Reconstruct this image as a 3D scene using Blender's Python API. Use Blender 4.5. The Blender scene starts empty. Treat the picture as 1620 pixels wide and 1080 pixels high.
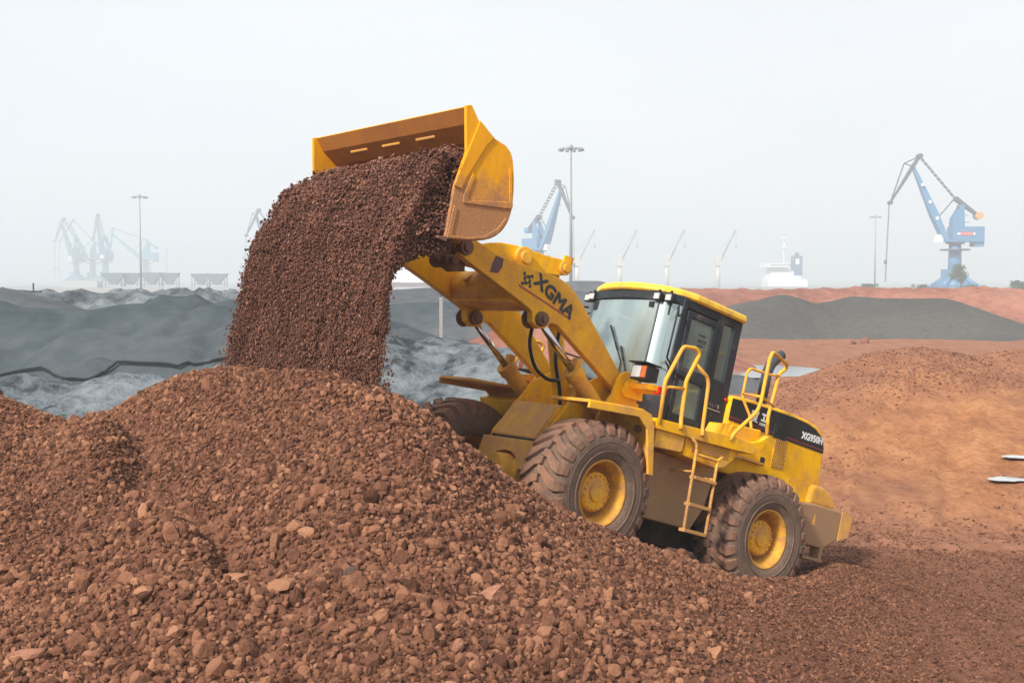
import bpy, bmesh, math, random
import numpy as np
from mathutils import Vector, Matrix

R_ = math.radians
SC = bpy.context.scene
HC = 4.3                       # camera height above the yard

# ------------------------------------------------------------------ camera, sky, sun, exposure
cam_d = bpy.data.cameras.new('camera')
cam = bpy.data.objects.new('camera', cam_d)
SC.collection.objects.link(cam)
cam.location = (0, 0, HC)
cam.rotation_euler = (R_(90) - math.atan(100 / 1900), 0, 0)
cam_d.sensor_width = 36
cam_d.lens = 1900 / 1620 * 36
cam_d.clip_start = 0.1
cam_d.clip_end = 12000
SC.camera = cam

SUN_EL, SUN_AZ = 42, 217       # azimuth of the sun seen from the scene, clockwise from +Y
world = bpy.data.worlds.new('World')
SC.world = world
world.use_nodes = True
wn, wl = world.node_tree.nodes, world.node_tree.links
wn.clear()
wo = wn.new('ShaderNodeOutputWorld')
bg = wn.new('ShaderNodeBackground'); bg.inputs['Strength'].default_value = 0.1
sky = wn.new('ShaderNodeTexSky'); sky.sky_type = 'NISHITA'; sky.sun_disc = False
sky.sun_elevation = R_(SUN_EL); sky.sun_rotation = R_(SUN_AZ)
sky.air_density = 1.0; sky.dust_density = 3.0
mx = wn.new('ShaderNodeMix'); mx.data_type = 'RGBA'; mx.inputs[0].default_value = 0.90
tcw = wn.new('ShaderNodeTexCoord'); nzw = wn.new('ShaderNodeTexNoise')
nzw.inputs['Scale'].default_value = 1.6; nzw.inputs['Detail'].default_value = 4
mpw = wn.new('ShaderNodeMapping'); mpw.inputs['Scale'].default_value = (1, 1, 3)
crw = wn.new('ShaderNodeValToRGB')
crw.color_ramp.elements[0].position = 0.3; crw.color_ramp.elements[0].color = (7.2, 7.65, 8.05, 1)
crw.color_ramp.elements[1].position = 0.7; crw.color_ramp.elements[1].color = (8.5, 8.75, 8.95, 1)
wl.new(tcw.outputs['Generated'], mpw.inputs['Vector']); wl.new(mpw.outputs[0], nzw.inputs['Vector'])
wl.new(nzw.outputs['Fac'], crw.inputs[0])
wl.new(sky.outputs[0], mx.inputs[6]); wl.new(crw.outputs[0], mx.inputs[7])
wl.new(mx.outputs[2], bg.inputs['Color']); wl.new(bg.outputs[0], wo.inputs['Surface'])

sun_d = bpy.data.lights.new('sun', 'SUN'); sun = bpy.data.objects.new('sun', sun_d)
SC.collection.objects.link(sun)
sun_d.energy = 4.9; sun_d.angle = R_(6); sun_d.color = (1.0, 0.93, 0.84)
_az, _el = R_(SUN_AZ), R_(SUN_EL)
sun_dir = Vector((math.sin(_az) * math.cos(_el), math.cos(_az) * math.cos(_el), math.sin(_el)))
sun.rotation_euler = sun_dir.to_track_quat('Z', 'Y').to_euler()
sun.location = (-20, -20, 60)

SC.view_settings.view_transform = 'Standard'
SC.view_settings.look = 'None'
SC.view_settings.exposure = 0.30
SC.view_settings.gamma = 1
SC.cycles.max_bounces = 6
SC.cycles.volume_bounces = 1
SC.cycles.transparent_max_bounces = 12

# ------------------------------------------------------------------ materials
def newmat(name):
    m = bpy.data.materials.new(name); m.use_nodes = True
    return m, m.node_tree.nodes, m.node_tree.links, m.node_tree.nodes['Principled BSDF']

def plain(name, col, rough=0.5, metal=0.0, bump=0.0, scale=20, emis=None):
    m, n, l, b = newmat(name)
    b.inputs['Roughness'].default_value = rough; b.inputs['Metallic'].default_value = metal
    if max(col) < 0.08: b.inputs['Specular IOR Level'].default_value = 0.2
    tc = n.new('ShaderNodeTexCoord'); nz = n.new('ShaderNodeTexNoise')
    nz.inputs['Scale'].default_value = scale; nz.inputs['Detail'].default_value = 5
    l.new(tc.outputs['Object'], nz.inputs['Vector'])
    mr = n.new('ShaderNodeMix'); mr.data_type = 'RGBA'
    mr.inputs[6].default_value = tuple(c * 0.82 for c in col) + (1,)
    mr.inputs[7].default_value = tuple(min(1, c * 1.15) for c in col) + (1,)
    l.new(nz.outputs['Fac'], mr.inputs[0]); l.new(mr.outputs[2], b.inputs['Base Color'])
    if bump:
        bp = n.new('ShaderNodeBump'); bp.inputs['Strength'].default_value = bump
        bp.inputs['Distance'].default_value = 0.02
        l.new(nz.outputs['Fac'], bp.inputs['Height']); l.new(bp.outputs[0], b.inputs['Normal'])
    return m

MUD = (0.30, 0.145, 0.085)
def paint(name, col, dirt=0.3, scale=3.0, rough=0.35, mud=MUD, zlow=None, zgain=0.32, sharp=0.12, axis_stretch=(1, 1, 1)):
    """machine paint with splashed mud: dirt = share of the surface covered; zlow=(z0,z1) adds mud towards low z"""
    m, n, l, b = newmat(name)
    tc = n.new('ShaderNodeTexCoord'); mp = n.new('ShaderNodeMapping')
    mp.inputs['Scale'].default_value = axis_stretch
    l.new(tc.outputs['Object'], mp.inputs['Vector'])
    b.inputs['Specular IOR Level'].default_value = 0.14
    n1 = n.new('ShaderNodeTexNoise'); n1.inputs['Scale'].default_value = scale; n1.inputs['Detail'].default_value = 9
    n1.inputs['Roughness'].default_value = 0.68
    n2 = n.new('ShaderNodeTexNoise'); n2.inputs['Scale'].default_value = 60; n2.inputs['Detail'].default_value = 3
    for x in (n1, n2): l.new(mp.outputs[0], x.inputs['Vector'])
    fac = n.new('ShaderNodeMapRange')
    thr = 0.68 - 0.36 * dirt
    fac.inputs['From Min'].default_value = thr - sharp; fac.inputs['From Max'].default_value = thr + sharp
    src = n1.outputs['Fac']
    if zlow:
        sp = n.new('ShaderNodeSeparateXYZ'); l.new(tc.outputs['Object'], sp.inputs[0])
        zr = n.new('ShaderNodeMapRange'); zr.inputs['From Min'].default_value = zlow[0]; zr.inputs['From Max'].default_value = zlow[1]
        zr.inputs['To Min'].default_value = zgain; zr.inputs['To Max'].default_value = 0
        l.new(sp.outputs['Z'], zr.inputs['Value'])
        ad = n.new('ShaderNodeMath'); ad.operation = 'ADD'
        l.new(src, ad.inputs[0]); l.new(zr.outputs[0], ad.inputs[1]); src = ad.outputs[0]
    l.new(src, fac.inputs['Value'])
    # fine grain inside the mud edge
    ml = n.new('ShaderNodeMath'); ml.operation = 'MULTIPLY'
    r2 = n.new('ShaderNodeMapRange'); r2.inputs['From Min'].default_value = 0.35; r2.inputs['From Max'].default_value = 0.6
    r2.inputs['To Min'].default_value = 0.55
    l.new(n2.outputs['Fac'], r2.inputs['Value'])
    l.new(fac.outputs[0], ml.inputs[0]); l.new(r2.outputs[0], ml.inputs[1])
    mc = n.new('ShaderNodeMix'); mc.data_type = 'RGBA'
    mc.inputs[6].default_value = mud + (1,); mc.inputs[7].default_value = tuple(min(1, c * 1.5) for c in mud) + (1,)
    l.new(n2.outputs['Fac'], mc.inputs[0])
    base = n.new('ShaderNodeMix'); base.data_type = 'RGBA'
    n3 = n.new('ShaderNodeTexNoise'); n3.inputs['Scale'].default_value = 2.4; n3.inputs['Detail'].default_value = 7; n3.inputs['Roughness'].default_value = 0.7
    m3 = n.new('ShaderNodeMapping'); m3.inputs['Scale'].default_value = (2.2, 2.2, 0.7); l.new(tc.outputs['Object'], m3.inputs['Vector']); l.new(m3.outputs[0], n3.inputs['Vector'])
    r3 = n.new('ShaderNodeMapRange'); r3.inputs['From Min'].default_value = 0.38; r3.inputs['From Max'].default_value = 0.62; l.new(n3.outputs['Fac'], r3.inputs['Value'])
    cv = n.new('ShaderNodeMix'); cv.data_type = 'RGBA'; cv.inputs[6].default_value = col + (1,)
    cv.inputs[7].default_value = (col[0] * 0.86, col[1] * 0.80 + 0.006, col[2] * 0.9 + 0.006, 1); l.new(r3.outputs[0], cv.inputs[0])
    l.new(cv.outputs[2], base.inputs[6]); l.new(mc.outputs[2], base.inputs[7]); l.new(ml.outputs[0], base.inputs[0])
    l.new(base.outputs[2], b.inputs['Base Color'])
    rr = n.new('ShaderNodeMapRange'); rr.inputs['To Min'].default_value = rough; rr.inputs['To Max'].default_value = 0.9
    l.new(ml.outputs[0], rr.inputs['Value']); l.new(rr.outputs[0], b.inputs['Roughness'])
    bp = n.new('ShaderNodeBump'); bp.inputs['Strength'].default_value = 0.25; bp.inputs['Distance'].default_value = 0.01
    l.new(ml.outputs[0], bp.inputs['Height']); l.new(bp.outputs[0], b.inputs['Normal'])
    return m

YEL = (0.95, 0.50, 0.001)
ORA = (0.88, 0.40, 0.006)
M = {}
M['yellow'] = paint('yellow_paint', YEL, 0.20, scale=5, zlow=(0.8, 2.1), zgain=0.12, mud=(0.40, 0.21, 0.09))
M['yellow_dusty'] = paint('yellow_paint_dusty', YEL, 0.42, scale=6, sharp=0.2, zlow=(0.6, 2.0), zgain=0.12, mud=(0.38, 0.20, 0.10))
M['mudladder'] = paint('ladder_paint', YEL, 0.62, scale=6, zlow=(0.7, 1.5), zgain=0.22, mud=(0.30, 0.155, 0.085))
M['rim'] = paint('rim_paint', (0.80, 0.42, 0.01), 0.62, scale=7, sharp=0.16, mud=(0.30, 0.15, 0.065))
M['tank'] = paint('tank_paint', (0.62, 0.35, 0.03), 0.42, scale=2.2, sharp=0.16, zlow=(0.8, 1.6), zgain=0.35, mud=(0.22, 0.145, 0.105))
M['roof'] = paint('roof_lit_paint', (0.90, 0.58, 0.06), 0.15, scale=4)  # paler than the body yellow: sunlit highlight put into the roof colour
M['arm2'] = paint('far_arm_paint', YEL, 0.16, scale=2.0, sharp=0.2, mud=(0.36, 0.18, 0.075))
M['hood'] = paint('hood_paint', YEL, 0.06, zlow=(1.1, 1.8), zgain=0.2, sharp=0.15)
M['arm'] = paint('arm_paint', YEL, 0.50, scale=2.4, sharp=0.24, mud=(0.34, 0.165, 0.06))
M['cyl'] = paint('cylinder_paint', YEL, 0.85, scale=4, sharp=0.25, mud=(0.36, 0.165, 0.065))
M['muddy'] = paint('muddy_yellow', YEL, 0.90, scale=4.5, sharp=0.24, mud=(0.44, 0.235, 0.125))
M['mud_heavy'] = paint('mud_caked_plate', (0.45, 0.24, 0.04), 0.95, scale=2.5, sharp=0.14, mud=(0.26, 0.16, 0.105))
M['bucket'] = paint('bucket_paint', ORA, 0.04, scale=1.3, sharp=0.07, zlow=(2.9, 3.6), zgain=0.42, mud=(0.26, 0.13, 0.085))
M['bucket_in'] = paint('bucket_shaded_inside', (0.52, 0.21, 0.02), 0.62, scale=1.4, sharp=0.2, mud=(0.26, 0.10, 0.045))  # bucket orange darkened to paint in the shade inside, plus mud
M['steel_dirty'] = paint('worn_steel', (0.16, 0.10, 0.07), 0.6, mud=(0.17, 0.085, 0.05))
M['axle'] = paint('underside_shade_paint', (0.03, 0.018, 0.015), 0.3, mud=(0.10, 0.05, 0.035))  # near-black paints in the shade under the machine, with a little mud
M['chrome'] = plain('chrome_rod', (0.62, 0.60, 0.60), 0.18, 1.0)
M['black'] = plain('black_plastic', (0.022, 0.023, 0.026), 0.45)
M['hose'] = plain('rubber_hose', (0.02, 0.02, 0.02), 0.5)
M['cabdark'] = paint('cab_dark_paint', (0.030, 0.032, 0.038), 0.0, rough=0.4, mud=(0.18, 0.13, 0.11))
M['cabgrey'] = paint('cab_grey_paint', (0.10, 0.115, 0.135), 0.15, rough=0.5, mud=(0.2, 0.15, 0.12))
M['band'] = plain('hood_band', (0.022, 0.025, 0.026), 0.35)
M['redstripe'] = plain('red_stripe', (0.17, 0.02, 0.02), 0.5)
M['redtape'] = plain('worn_red_stripe', (0.36, 0.075, 0.035), 0.6)
M['white'] = plain('white_letters', (0.8, 0.8, 0.8), 0.5)
M['ink'] = plain('dark_letters', (0.055, 0.06, 0.055), 0.55, scale=9)
M['lens'] = plain('lamp_lens', (0.48, 0.49, 0.49), 0.08)
M['orange'] = plain('orange_lens', (0.62, 0.12, 0.03), 0.2)
M['red'] = plain('red_lens', (0.6, 0.02, 0.01), 0.2)
M['grille'] = paint('grille_dark', (0.10, 0.05, 0.02), 0.4)
M['seat'] = plain('seat_fabric', (0.05, 0.06, 0.08), 0.8)
M['hivis'] = plain('yellow_sticker', (0.6, 0.55, 0.06), 0.5)
M['rubber'] = paint('tyre_rubber', (0.07, 0.054, 0.046), 0.95, scale=5, rough=0.8, sharp=0.25, mud=(0.165, 0.105, 0.074))
M['tread'] = paint('tyre_tread', (0.12, 0.082, 0.064), 0.55, scale=3.0, rough=0.9, sharp=0.15, mud=(0.25, 0.125, 0.075))

def glass(name, tint, gl, rough=0.03, floor_=0.3, film=(0.42, 0.46, 0.45), film_min=0.06):
    m, n, l, b = newmat(name)
    n.remove(b); out = n['Material Output']
    tr = n.new('ShaderNodeBsdfTransparent'); tr.inputs[0].default_value = tint + (1,)
    gs = n.new('ShaderNodeBsdfGlossy'); gs.inputs['Roughness'].default_value = rough
    gs.inputs['Color'].default_value = (0.80, 0.97, 0.95, 1)
    lw = n.new('ShaderNodeLayerWeight'); lw.inputs[0].default_value = gl
    tc = n.new('ShaderNodeTexCoord'); nz = n.new('ShaderNodeTexNoise'); nz.inputs['Scale'].default_value = 1.3
    nz.inputs['Detail'].default_value = 3
    mp = n.new('ShaderNodeMapping'); mp.inputs['Rotation'].default_value = (0.5, 0, 0.4)
    mp.inputs['Scale'].default_value = (1, 2.2, 0.5)
    l.new(tc.outputs['Object'], mp.inputs[0]); l.new(mp.outputs[0], nz.inputs['Vector'])
    # dust film on the pane; its pale tone also paints in the sky's reflection
    df = n.new('ShaderNodeBsdfDiffuse'); df.inputs[0].default_value = film + (1,)
    mr = n.new('ShaderNodeMapRange'); mr.inputs['From Min'].default_value = 0.4; mr.inputs['From Max'].default_value = 0.75
    mr.inputs['To Min'].default_value = film_min; mr.inputs['To Max'].default_value = film_min + 0.35
    l.new(nz.outputs['Fac'], mr.inputs['Value'])
    fx = n.new('ShaderNodeMath'); fx.operation = 'MAXIMUM'; fx.inputs[1].default_value = floor_; l.new(lw.outputs['Fresnel'], fx.inputs[0])
    m1 = n.new('ShaderNodeMixShader'); m2 = n.new('ShaderNodeMixShader')
    l.new(fx.outputs[0], m1.inputs[0]); l.new(tr.outputs[0], m1.inputs[1]); l.new(gs.outputs[0], m1.inputs[2])
    l.new(mr.outputs[0], m2.inputs[0]); l.new(m1.outputs[0], m2.inputs[1]); l.new(df.outputs[0], m2.inputs[2])
    l.new(m2.outputs[0], out.inputs['Surface'])
    return m
M['windshield'] = glass('windshield_glass', (0.50, 0.62, 0.62), 0.80, 0.22, 0.26, (0.40, 0.50, 0.51), 0.26)
M['glass'] = glass('cab_glass', (0.55, 0.68, 0.65), 0.6, 0.08, 0.25, (0.22, 0.31, 0.285), 0.38)

def ore_mat(name, c0, c1, c2, scale=30, instancer=False, bump=0.6, big=0.5, dist=0.02):
    m, n, l, b = newmat(name)
    b.inputs['Roughness'].default_value = 0.95
    b.inputs['Specular IOR Level'].default_value = 0.15
    cr = n.new('ShaderNodeValToRGB'); e = cr.color_ramp.elements
    e[0].position = 0.15; e[0].color = c0 + (1,); e[1].position = 0.9; e[1].color = c2 + (1,)
    k = e.new(0.5); k.color = c1 + (1,)
    tc = n.new('ShaderNodeTexCoord')
    nz = n.new('ShaderNodeTexNoise'); nz.inputs['Scale'].default_value = scale; nz.inputs['Detail'].default_value = 8
    nz.inputs['Roughness'].default_value = 0.65
    l.new(tc.outputs['Object'], nz.inputs['Vector'])
    if instancer:
        at = n.new('ShaderNodeAttribute'); at.attribute_type = 'INSTANCER'; at.attribute_name = 'tint'
        mm = n.new('ShaderNodeMath'); mm.operation = 'MULTIPLY_ADD'; mm.inputs[1].default_value = 0.35; 
        l.new(nz.outputs['Fac'], mm.inputs[0]); l.new(at.outputs['Fac'], mm.inputs[2])
        sb = n.new('ShaderNodeMath'); sb.operation = 'SUBTRACT'; sb.inputs[1].default_value = 0.17
        l.new(mm.outputs[0], sb.inputs[0]); l.new(sb.outputs[0], cr.inputs[0])
    else:
        nb = n.new('ShaderNodeTexNoise'); nb.inputs['Scale'].default_value = big; nb.inputs['Detail'].default_value = 6
        l.new(tc.outputs['Object'], nb.inputs['Vector'])
        mm = n.new('ShaderNodeMix'); mm.data_type = 'FLOAT'; mm.inputs[0].default_value = 0.5
        l.new(nz.outputs['Fac'], mm.inputs[2]); l.new(nb.outputs['Fac'], mm.inputs[3])
        rr = n.new('ShaderNodeMapRange'); rr.inputs['From Min'].default_value = 0.36; rr.inputs['From Max'].default_value = 0.62
        l.new(mm.outputs[0], rr.inputs['Value']); l.new(rr.outputs[0], cr.inputs[0])
    l.new(cr.outputs[0], b.inputs['Base Color'])
    bp = n.new('ShaderNodeBump'); bp.inputs['Strength'].default_value = bump; bp.inputs['Distance'].default_value = dist
    l.new(nz.outputs['Fac'], bp.inputs['Height']); l.new(bp.outputs[0], b.inputs['Normal'])
    return m
M['stone'] = ore_mat('ore_stone', (0.085, 0.036, 0.022), (0.225, 0.100, 0.058), (0.38, 0.185, 0.105), 3, True, 0.5, dist=0.1)
M['fallstone'] = ore_mat('falling_ore_stone', (0.085, 0.038, 0.027), (0.185, 0.084, 0.058), (0.34, 0.17, 0.115), 3, True, 0.2, dist=0.1)
M['lump'] = ore_mat('ore_lump_surface', (0.2, 0.09, 0.06), (0.32, 0.15, 0.095), (0.42, 0.21, 0.13), 9, False, 0.5)
M['lump_dark'] = ore_mat('dark_ore_lump_surface', (0.07, 0.05, 0.045), (0.12, 0.08, 0.07), (0.2, 0.12, 0.09), 9, False, 0.5)
M['lump_pale'] = ore_mat('pale_ore_lump_surface', (0.26, 0.12, 0.068), (0.34, 0.16, 0.09), (0.43, 0.21, 0.12), 9, False, 0.4)
M['core'] = ore_mat('packed_ore', (0.09, 0.045, 0.032), (0.15, 0.075, 0.052), (0.22, 0.11, 0.075), 25, False, 0.8)
M['redheap'] = ore_mat('red_ore_heap', (0.18, 0.07, 0.046), (0.255, 0.105, 0.07), (0.34, 0.15, 0.10), 0.9, False, 0.6, 0.08, dist=0.3)
M['greyheap'] = ore_mat('grey_ore_heap', (0.035, 0.045, 0.052), (0.135, 0.158, 0.178), (0.22, 0.245, 0.262), 2.2, False, 1.0, 0.4, dist=0.3)
M['roughgrey'] = ore_mat('rough_grey_ore', (0.045, 0.055, 0.062), (0.11, 0.13, 0.142), (0.20, 0.225, 0.237), 0.8, False, 1.0, 0.2, dist=0.6)
M['darkheap'] = ore_mat('dark_ore_heap', (0.055, 0.062, 0.070), (0.075, 0.083, 0.09), (0.10, 0.108, 0.115), 0.8, False, 0.4, 0.06, dist=0.3)
M['net'] = ore_mat('netting', (0.036, 0.050, 0.058), (0.050, 0.064, 0.073), (0.070, 0.083, 0.092), 0.9, False, 0.25, 0.07, dist=0.3)
M['netr'] = ore_mat('netting_brown', (0.062, 0.064, 0.060), (0.078, 0.078, 0.073), (0.10, 0.096, 0.09), 2.5, False, 0.2, 0.1, dist=0.2)

def ground_mat():
    m, n, l, b = newmat('yard_ground')
    b.inputs['Roughness'].default_value = 0.95; b.inputs['Specular IOR Level'].default_value = 0.1
    ge = n.new('ShaderNodeNewGeometry'); sp = n.new('ShaderNodeSeparateXYZ'); l.new(ge.outputs['Position'], sp.inputs[0])
    def noise(s, d=8, r=0.6, vec=None):
        x = n.new('ShaderNodeTexNoise'); x.inputs['Scale'].default_value = s; x.inputs['Detail'].default_value = d
        x.inputs['Roughness'].default_value = r; l.new(vec or ge.outputs['Position'], x.inputs['Vector']); return x.outputs['Fac']
    def ramp(f, *st):
        c = n.new('ShaderNodeValToRGB'); e = c.color_ramp.elements
        e[0].position = st[0][0]; e[0].color = st[0][1] + (1,); e[1].position = st[-1][0]; e[1].color = st[-1][1] + (1,)
        for p_, q_ in st[1:-1]: k = e.new(p_); k.color = q_ + (1,)
        l.new(f, c.inputs[0]); return c.outputs[0]
    def mix(f, a, c):
        x = n.new('ShaderNodeMix'); x.data_type = 'RGBA'; l.new(f, x.inputs[0]); l.new(a, x.inputs[6]); l.new(c, x.inputs[7]); return x.outputs[2]
    def math_(op, a, c, clamp=False):
        x = n.new('ShaderNodeMath'); x.operation = op; x.use_clamp = clamp
        for i, v in enumerate((a, c)):
            if isinstance(v, (int, float)): x.inputs[i].default_value = v
            else: l.new(v, x.inputs[i])
        return x.outputs[0]
    mpf = n.new('ShaderNodeMapping'); mpf.inputs['Scale'].default_value = (1, 0.5, 1); l.new(ge.outputs['Position'], mpf.inputs[0])
    fine = noise(7, 10, 0.75, mpf.outputs[0]); mid = noise(0.9, 7, 0.6, mpf.outputs[0]); big = noise(0.16, 5, 0.6, mpf.outputs[0])
    mpp = n.new('ShaderNodeMapping'); mpp.inputs['Rotation'].default_value = (0, 0, 0.35); mpp.inputs['Scale'].default_value = (1.2, 0.30, 1)
    l.new(ge.outputs['Position'], mpp.inputs[0]); tracks = noise(1.6, 8, 0.68, mpp.outputs[0])
    grain = noise(28, 6, 0.7)
    f1 = math_('MULTIPLY', math_('ADD', math_('ADD', math_('MULTIPLY', fine, 1.1), math_('MULTIPLY', mid, 0.6)), math_('ADD', math_('MULTIPLY', tracks, 0.7), math_('MULTIPLY', grain, 0.6))), 0.3333)
    red = ramp(f1, (0.37, (0.14, 0.06, 0.036)), (0.47, (0.235, 0.105, 0.062)), (0.57, (0.34, 0.16, 0.092)))
    oran = ramp(f1, (0.39, (0.17, 0.065, 0.030)), (0.485, (0.31, 0.132, 0.058)), (0.57, (0.42, 0.205, 0.095)))
    # trodden, dry orange part of the yard to the right
    dx = math_('SUBTRACT', sp.outputs['X'], 12); dy = math_('SUBTRACT', sp.outputs['Y'], 26)
    d2 = math_('ADD', math_('MULTIPLY', math_('MULTIPLY', dx, dx), 0.012), math_('MULTIPLY', math_('MULTIPLY', dy, dy), 0.014))
    orf = math_('SUBTRACT', math_('ADD', 1.0, math_('ADD', math_('MULTIPLY', math_('SUBTRACT', big, 0.5), 2.4), math_('MULTIPLY', math_('SUBTRACT', mid, 0.5), 2.2))), d2, True)
    c1 = mix(orf, red, oran)
    dark = ramp(f1, (0.38, (0.08, 0.035, 0.023)), (0.48, (0.14, 0.062, 0.040)), (0.58, (0.22, 0.10, 0.062)))  # dark crushed ore; the tone also paints in part of the loader's shadow
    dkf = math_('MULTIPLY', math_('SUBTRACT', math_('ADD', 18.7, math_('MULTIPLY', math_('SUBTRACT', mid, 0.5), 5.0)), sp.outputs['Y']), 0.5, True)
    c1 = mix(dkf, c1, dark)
    grey = ramp(f1, (0.36, (0.10, 0.125, 0.14)), (0.48, (0.20, 0.235, 0.255)), (0.6, (0.30, 0.335, 0.35)))
    # the grey ore yard lies to the left of a wandering line
    lim = math_('ADD', math_('MULTIPLY', sp.outputs['Y'], 0.055), 0.6)
    s = math_('MULTIPLY', math_('SUBTRACT', lim, sp.outputs['X']), 0.35)
    far = math_('MULTIPLY', math_('SUBTRACT', sp.outputs['Y'], 19.5), 0.6)
    gf = math_('ADD', math_('MINIMUM', s, far), math_('MULTIPLY', math_('SUBTRACT', mid, 0.5), 2.0), True)
    c2 = mix(gf, c1, grey)
    conc = ramp(mid, (0.3, (0.26, 0.25, 0.24)), (0.7, (0.33, 0.32, 0.31)))
    yf = math_('MULTIPLY', math_('SUBTRACT', sp.outputs['Y'], 170), 0.05, True)
    c3 = mix(yf, c2, conc)
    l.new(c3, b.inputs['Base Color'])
    bp = n.new('ShaderNodeBump'); bp.inputs['Strength'].default_value = 0.8; bp.inputs['Distance'].default_value = 0.12
    l.new(f1, bp.inputs['Height']); l.new(bp.outputs[0], b.inputs['Normal'])
    return m
M['ground'] = ground_mat()

# ------------------------------------------------------------------ object helpers
def tag(o, label=None, cat=None, group=None, kind=None):
    if label: o['label'] = label
    if cat: o['category'] = cat
    if group: o['group'] = group
    if kind: o['kind'] = kind
    return o

def empty(name, loc=(0, 0, 0), rz=0.0):
    o = bpy.data.objects.new(name, None); SC.collection.objects.link(o)
    o.location = loc; o.rotation_euler = (0, 0, rz); o.empty_display_size = 0.3
    return o

class MB:
    """collects faces for ONE mesh object; several materials by slot"""
    def __init__(s): s.v = []; s.f = []; s.mi = []; s.sm = []; s.cur = 0; s.smooth = False
    def add(s, vs, fs, smooth=None):
        k = len(s.v); s.v.extend([tuple(map(float, p)) for p in vs])
        for f in fs: s.f.append([i + k for i in f]); s.mi.append(s.cur); s.sm.append(s.smooth if smooth is None else smooth)
        return s
    def box(s, x0, x1, y0, y1, z0, z1):
        vs = [(x, y, z) for x in (x0, x1) for y in (y0, y1) for z in (z0, z1)]
        return s.add(vs, [(0, 1, 3, 2), (4, 6, 7, 5), (0, 4, 5, 1), (2, 3, 7, 6), (0, 2, 6, 4), (1, 5, 7, 3)])
    def prism(s, prof, y0, y1):
        """profile in x,z extruded from y0 to y1"""
        n = len(prof)
        vs = [(x, y0, z) for x, z in prof] + [(x, y1, z) for x, z in prof]
        fs = [list(range(n)), list(range(2 * n - 1, n - 1, -1))]
        fs += [(i, i + n, (i + 1) % n + n, (i + 1) % n) for i in range(n)]
        return s.add(vs, fs)
    def vprism(s, outl, z0, z1):
        """outline in x,y extruded in z"""
        n = len(outl)
        vs = [(x, y, z0) for x, y in outl] + [(x, y, z1) for x, y in outl]
        fs = [list(range(n - 1, -1, -1)), list(range(n, 2 * n))]
        fs += [(i, (i + 1) % n, (i + 1) % n + n, i + n) for i in range(n)]
        return s.add(vs, fs)
    def cyl(s, a, b, r0, r1=None, n=16, caps=True):
        r1 = r0 if r1 is None else r1
        a, b = Vector(a), Vector(b); d = (b - a).normalized()
        u = d.orthogonal().normalized(); w = d.cross(u)
        vs = []
        for c, r in ((a, r0), (b, r1)):
            for i in range(n):
                t = 2 * math.pi * i / n; vs.append(c + (u * math.cos(t) + w * math.sin(t)) * r)
        s.add(vs, [(i, (i + 1) % n, (i + 1) % n + n, i + n) for i in range(n)], smooth=n > 6)
        if caps: s.add(vs, [list(range(n - 1, -1, -1)), list(range(n, 2 * n))], smooth=False)
        return s
    def tube(s, pts, r, n=10, fillet=0.0):
        P = [Vector(p) for p in pts]
        if fillet:
            Q = [P[0]]
            for i in range(1, len(P) - 1):
                a = (P[i - 1] - P[i]); b = (P[i + 1] - P[i]); f = min(fillet, a.length * 0.45, b.length * 0.45)
                p0 = P[i] + a.normalized() * f; p1 = P[i] + b.normalized() * f
                for t in (0, 0.25, 0.5, 0.75, 1):
                    Q.append(p0 * (1 - t) ** 2 + P[i] * 2 * t * (1 - t) + p1 * t * t)
            Q.append(P[-1]); P = Q
        vs = []; u = None
        for i, p in enumerate(P):
            d = (P[min(i + 1, len(P) - 1)] - P[max(i - 1, 0)]).normalized()
            if u is None: u = d.orthogonal().normalized()
            else: u = (u - d * u.dot(d)).normalized()
            w = d.cross(u)
            for k in range(n):
                t = 2 * math.pi * k / n; vs.append(p + (u * math.cos(t) + w * math.sin(t)) * r)
        fs = []
        for i in range(len(P) - 1):
            for k in range(n): fs.append((i * n + k, i * n + (k + 1) % n, (i + 1) * n + (k + 1) % n, (i + 1) * n + k))
        s.add(vs, fs, smooth=True)
        m = len(P) - 1
        s.add(vs, [list(range(n - 1, -1, -1)), [m * n + k for k in range(n)]], smooth=False)
        return s
    def lathe(s, prof, c=(0, 0, 0), n=48, close=False):
        """profile [(r, y)] turned about the y axis through c"""
        m = len(prof); vs = []
        for i in range(n):
            t = 2 * math.pi * i / n
            for r, y in prof: vs.append((c[0] + r * math.cos(t), c[1] + y, c[2] + r * math.sin(t)))
        fs = []
        for i in range(n):
            j = (i + 1) % n
            for k in range(m - 1): fs.append((i * m + k, i * m + k + 1, j * m + k + 1, j * m + k))
        return s.add(vs, fs, smooth=True)
    def build(s, name, mat, parent=None, bevel=0.0, seg=2):
        me = bpy.data.meshes.new(name)
        me.from_pydata(s.v, [], s.f)
        for x in (mat if isinstance(mat, (list, tuple)) else [mat]): me.materials.append(x)
        me.polygons.foreach_set('material_index', s.mi)
        me.polygons.foreach_set('use_smooth', s.sm)
        bm = bmesh.new(); bm.from_mesh(me); bmesh.ops.remove_doubles(bm, verts=bm.verts, dist=1e-5)
        bmesh.ops.recalc_face_normals(bm, faces=bm.faces); bm.to_mesh(me); bm.free()
        me.update()
        o = bpy.data.objects.new(name, me); SC.collection.objects.link(o)
        if parent: o.parent = parent
        if bevel:
            b = o.modifiers.new('bevel', 'BEVEL'); b.width = bevel; b.segments = seg; b.limit_method = 'ANGLE'; b.angle_limit = R_(35)
            b.harden_normals = False
        return o

def copy_tree(o, parent=None):
    c = o.copy(); SC.collection.objects.link(c); c.parent = parent
    for ch in list(o.children): copy_tree(ch, c)
    return c

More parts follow.
